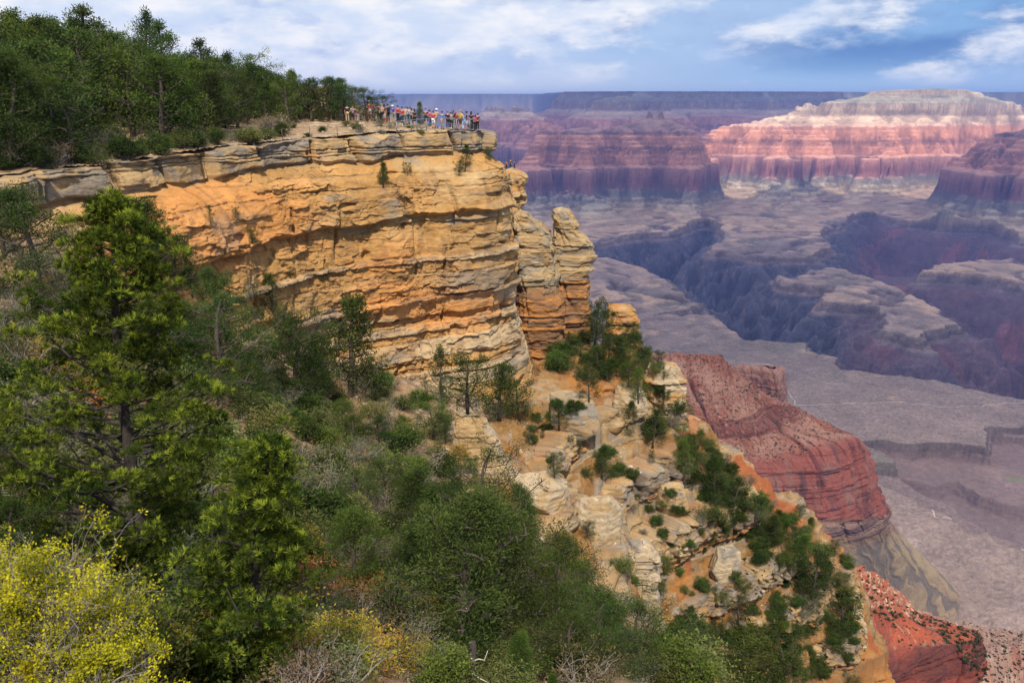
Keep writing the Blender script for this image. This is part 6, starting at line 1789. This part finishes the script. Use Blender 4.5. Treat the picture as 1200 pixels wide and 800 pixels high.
    def railing(px0, px1, Ymax, inset, hgt, nr, step, label, mat, rp, rr, zoff=0.):
        i0 = next(i for i in range(len(line)) if line[i, 0] >= P(px0, 155, line[i, 1])[0]); i1 = next(i for i in range(i0, len(line)) if line[i, 0] >= P(px1, 155, line[i, 1])[0] or line[i, 1] > Ymax)
        q = line[i0:i1, :2] + nin[i0:i1] * inset; q[:, 0] = np.convolve(np.pad(q[:, 0], 15, 'edge'), np.ones(31) / 31, 'valid'); q[:, 1] = np.convolve(np.pad(q[:, 1], 15, 'edge'), np.ones(31) / 31, 'valid')
        ss = np.concatenate([[0], np.cumsum(np.linalg.norm(np.diff(q, axis=0), axis=1))]); n = int(ss[-1] / step) + 1
        pts = np.array([[np.interp(a, ss, q[:, 0]), np.interp(a, ss, q[:, 1])] for a in np.linspace(0, ss[-1], n + 1)])
        zz = np.array([ground(*p) for p in pts]); b0 = np.array([*pts[0], zz[0]])
        root = empty('railing', b0); tag(root, label, 'railing')
        for p, z in zip(pts, zz):
            b = MB(); w = np.array([*p, z]) - b0; b.tube([w + [0, 0, -.25], w + [0, 0, hgt]], rp, 8); link('post', b.mesh('post', mat), root)
        for k in range(nr):
            f = hgt * (1 - k * (.42 if nr == 3 else .55)) - .02
            b = MB(); b.tube(np.stack([pts[:, 0] - b0[0], pts[:, 1] - b0[1], zz + f - b0[2]], 1), rr, 6); link('rail', b.mesh('rail', mat), root)
    railing(466, 561, 77.4, .75, 1.08, 3, 1.5, 'steel railing with three rails along the edge of the viewpoint', steel, .045, .03)
    railing(333, 436, 90, .9, .95, 2, 2.6, 'low post-and-cable railing along the bare rim left of the viewpoint', rust, .03, .014)
    # low stone walls on the path above the rim
    sm = rock_mat('wall_stone', ((6., .6, .05),), var=((8., .25),))
    for px0, px1, py, Y, h, lb in ((358, 392, 134, 88, .3, 'low pale stone wall on the rim behind the trees left of the viewpoint'), (305, 330, 121, 92, .3, 'short pale stone wall under the walkers at the right end of the wood')):
        a, b_ = P(px0, py, Y), P(px1, py, Y); n = 14; r = np.random.default_rng(int(px0))
        base = np.array([(a[0] + b_[0]) / 2, Y, a[2] - .25]); w = (b_[0] - a[0])
        V = []; Q = []; Cc = []
        mb = MB()
        for row in range(3):
            x = -w / 2
            while x < w / 2:
                l = r.uniform(.3, .6); l = min(l, w / 2 - x); hh = (h + .25) / 3
                mb.box((x + l / 2, r.uniform(-.02, .02), hh * (row + .5)), (l / 2 - .008, .2, hh / 2 - .008)); x += l
        me = make_mesh('stone_wall', np.concatenate(mb.V), np.concatenate(mb.Q), None, (sm,), None, False, {'Col': np.repeat(mix(np.broadcast_to(C_PALE, (mb.n // 8, 3)), C_BUFF, r.random(mb.n // 8)), 8, axis=0)})
        o = link('stone_wall', me); o.location = base; tag(o, lb, 'wall')
# ================================================================== camera, sky, sun, air
SUN = np.array([0.02, -0.62, 0.78]); SUN /= np.linalg.norm(SUN)


def camera():
    cam = bpy.data.cameras.new('camera'); cam.sensor_width = 36; cam.lens = FPX / 1200 * 36
    cam.clip_start = .1; cam.clip_end = 200000
    o = bpy.data.objects.new('camera', cam); COL.objects.link(o)
    o.rotation_euler = (math.pi / 2 - TH, 0, 0)
    SC.camera = o


def world():
    w = bpy.data.worlds.new('World'); SC.world = w; w.use_nodes = True
    nt = w.node_tree; N = nt.nodes; L = nt.links; N.clear()
    out = N.new('ShaderNodeOutputWorld'); bg = N.new('ShaderNodeBackground'); L.new(bg.outputs[0], out.inputs[0])
    bg.inputs['Strength'].default_value = .1
    sky = N.new('ShaderNodeTexSky'); sky.sky_type = 'NISHITA'; sky.sun_disc = False
    sky.sun_elevation = math.asin(SUN[2]); sky.sun_rotation = math.atan2(SUN[0], SUN[1])
    sky.altitude = 2100; sky.air_density = 1.0; sky.dust_density = .6
    tc = N.new('ShaderNodeTexCoord'); sp = N.new('ShaderNodeSeparateXYZ'); L.new(tc.outputs['Generated'], sp.inputs[0])

    def math_(op, a, b=None, clamp=False):
        n = N.new('ShaderNodeMath'); n.operation = op; n.use_clamp = clamp
        for i, v in enumerate((a, b)):
            if v is None: continue
            if isinstance(v, (int, float)): n.inputs[i].default_value = v
            else: L.new(v, n.inputs[i])
        return n.outputs[0]

    def rng_(v, a, b, c=0., d=1., sm=True):
        n = N.new('ShaderNodeMapRange'); n.interpolation_type = 'SMOOTHSTEP' if sm else 'LINEAR'
        L.new(v, n.inputs[0])
        for i, t in enumerate((a, b, c, d)): n.inputs[i + 1].default_value = t
        return n.outputs[0]

    def mixc(f, a, b):
        n = N.new('ShaderNodeMix'); n.data_type = 'RGBA'
        if isinstance(f, float): n.inputs[0].default_value = f
        else: L.new(f, n.inputs[0])
        for i, v in ((6, a), (7, b)):
            if isinstance(v, tuple): n.inputs[i].default_value = (*[c * 10 for c in v], 1)
            else: L.new(v, n.inputs[i])
        return n.outputs[2]
    az = math_('ARCTAN2', sp.outputs[0], sp.outputs[1])
    el = math_('ARCSINE', sp.outputs[2])
    cv = N.new('ShaderNodeCombineXYZ'); L.new(az, cv.inputs[0]); L.new(math_('MULTIPLY', el, 2.5), cv.inputs[1])

    def noise(scale, det, off, rough=.55, dist=0.):
        mp = N.new('ShaderNodeMapping'); mp.inputs['Location'].default_value = off
        L.new(cv.outputs[0], mp.inputs[0])
        n = N.new('ShaderNodeTexNoise'); n.inputs['Scale'].default_value = scale; n.inputs['Detail'].default_value = det
        n.inputs['Roughness'].default_value = rough; n.inputs['Distortion'].default_value = dist
        L.new(mp.outputs[0], n.inputs['Vector']); return n.outputs[0]
    right = rng_(az, -.12, .36)                      # 0 in the west, 1 in the east of the view
    low = rng_(el, 0., .045)
    # far veil: milky blue sky, deeper to the east
    veil = mixc(right, (.47, .58, .82), (.17, .37, .69))
    hz = mixc(right, (.74, .82, .89), (.38, .60, .83))
    base = mixc(low, hz, veil)
    base = mixc(.82, sky.outputs[0], base)
    # grey-blue stratus
    st = rng_(noise(5.0, 7, (1.3, .2, 0)), .42, .60)
    base = mixc(math_('MULTIPLY', st, rng_(el, .015, .06)), base, mixc(right, (.38, .47, .72), (.12, .25, .52)))
    sv = rng_(noise(2.6, 5, (6.2, 3.3, 0), .5), .42, .66)
    base = mixc(math_('MULTIPLY', sv, math_('MULTIPLY', rng_(el, .0, .03), .8)), base, mixc(right, (.72, .78, .88), (.42, .57, .80)))
    # bright cumulus banks
    n1 = noise(7.5, 10, (4.3, 2.1, 0), .6, .1)
    th = math_('ADD', n1, math_('MULTIPLY', rng_(az, .20, -.15), .15))
    band = math_('SUBTRACT', 1., math_('ABSOLUTE', math_('MULTIPLY', math_('SUBTRACT', el, .068), 9.)))
    th = math_('ADD', th, math_('MULTIPLY', math_('MAXIMUM', band, 0.), .07))
    cu = rng_(th, .525, .70)
    n2 = noise(14, 6, (.7, 5.1, 0))
    white = mixc(rng_(n2, .35, .7), (.62, .71, .86), (.90, .90, .91))
    cu = math_('MULTIPLY', cu, rng_(el, .008, .03))
    base = mixc(cu, base, white)
    # high overcast above the view: broken white cloud
    up = rng_(el, .14, .4)
    hi = mixc(rng_(noise(2.2, 6, (0, 8, 0)), .35, .65), (.20, .30, .56), (.52, .56, .66))
    base = mixc(up, base, hi)
    L.new(base, bg.inputs['Color'])


def sun():
    l = bpy.data.lights.new('sun', 'SUN'); l.energy = 4.8; l.angle = R_(1.5); l.color = (1, .93, .82)
    o = bpy.data.objects.new('sun', l); COL.objects.link(o)
    o.rotation_euler = Vector(SUN).to_track_quat('Z', 'Y').to_euler()
    o.location = (0, -200, 300)


def haze():
    m, nt, N, L = nt_new('haze_air')
    out = N.new('ShaderNodeOutputMaterial'); v = N.new('ShaderNodeVolumePrincipled')
    v.inputs['Color'].default_value = (.27, .42, 1.0, 1)
    v.inputs['Density'].default_value = HAZE_D
    v.inputs['Anisotropy'].default_value = .1
    L.new(v.outputs[0], out.inputs['Volume'])
    mb = MB(); lo = np.array([-50000, -3000, -1500.]); hi = np.array([62000, 62000, 270.])
    mb.box((lo + hi) / 2, (hi - lo) / 2)
    o = link('haze', mb.mesh('haze', m, False)); tag(o, kind='stuff')


def clouds():
    """a broken cloud deck high over the canyon; its gap lets the sun down on the red and cream mesa"""
    n = 150
    xs = np.linspace(-9000, 15000, n); ys = np.linspace(-2600, 14000, n)
    X, Y = np.meshgrid(xs, ys, indexing='xy')
    f = .62 + .35 * fbm2(X / 2600, Y / 2600, 4, seed=77)
    f *= smooth(-2300, 1500, Y + 700 * fbm2(X / 1500, Y / 1500, 3, seed=3))
    dy = 2500 * SUN[1] / SUN[2]
    hx = (X - 4350) / 2000; hy = (Y - (9100 + dy * 1.1)) / 1350
    wob = .22 * fbm2(X / 700, Y / 700, 3, seed=13)
    f -= 1.4 * smooth(1.12, .78, np.hypot(hx, hy) + wob)
    hx = (X - 2450) / 480; hy = (Y - (8350 + dy * 1.3)) / 420
    f -= 1.2 * smooth(1.1, .8, np.hypot(hx, hy) + wob)
    f *= smooth(14000, 12500, Y) * smooth(-9000, -7500, X) * smooth(15000, 13500, X)
    th = np.maximum(f, 0.)
    bump = 120 * fbm2(X / 500, Y / 500, 4, seed=20)
    top = np.stack([X, Y, 2500 + 420 * th + bump * smooth(0, .3, th)], -1).reshape(-1, 3)
    bot = np.stack([X, Y, 2498 - 140 * th + .4 * bump * smooth(0, .3, th)], -1).reshape(-1, 3)
    q = grid_quads(n, n); keep = (th.reshape(-1)[q] > .05).all(1); q = q[keep]
    V = np.concatenate([top, bot]); Q = np.concatenate([q, q[:, ::-1] + n * n])
    us, inv = np.unique(Q, return_inverse=True)
    m, nt, N, L = nt_new('cloud_vapour')
    out = N.new('ShaderNodeOutputMaterial'); t = N.new('ShaderNodeBsdfTransparent'); d = N.new('ShaderNodeBsdfTranslucent')
    at = N.new('ShaderNodeAttribute'); at.attribute_name = 'thick'
    mp = N.new('ShaderNodeMapRange'); mp.inputs[1].default_value = .05; mp.inputs[2].default_value = .5; mp.inputs[3].default_value = .1; mp.inputs[4].default_value = CLOUD_OP
    L.new(at.outputs['Fac'], mp.inputs[0])
    d.inputs[0].default_value = (.72, .75, .82, 1)
    mx = N.new('ShaderNodeMixShader'); L.new(mp.outputs[0], mx.inputs[0]); L.new(t.outputs[0], mx.inputs[1]); L.new(d.outputs[0], mx.inputs[2]); L.new(mx.outputs[0], out.inputs[0])
    tt = np.concatenate([th.reshape(-1)] * 2)
    me = make_mesh('cloud', V[us], inv.reshape(-1, 4), None, (m,), None, True, {'thick': tt[us]})
    o = link('clouds', me); tag(o, kind='stuff')


HAZE_D = 3.7e-5
CLOUD_OP = .86


def render_settings():
    SC.view_settings.view_transform = 'Standard'; SC.view_settings.look = 'None'
    SC.view_settings.exposure = 0.14; SC.view_settings.gamma = 1.0
    try: SC.view_settings.use_curve_mapping = False
    except Exception: pass
    c = SC.cycles
    c.max_bounces = 6; c.diffuse_bounces = 3; c.volume_bounces = 1; c.transparent_max_bounces = 12
    c.use_denoising = True
    c.denoising_prefilter = 'ACCURATE'
base_materials()
hillside(); rock_spur(); rock_ledges(); headland_wall(); headland_top(); rocks(); red_butte(); red_ridge()
vegetation()
people_and_rails()
far_canyon()
trails()
camera(); world(); sun(); haze(); clouds(); render_settings()
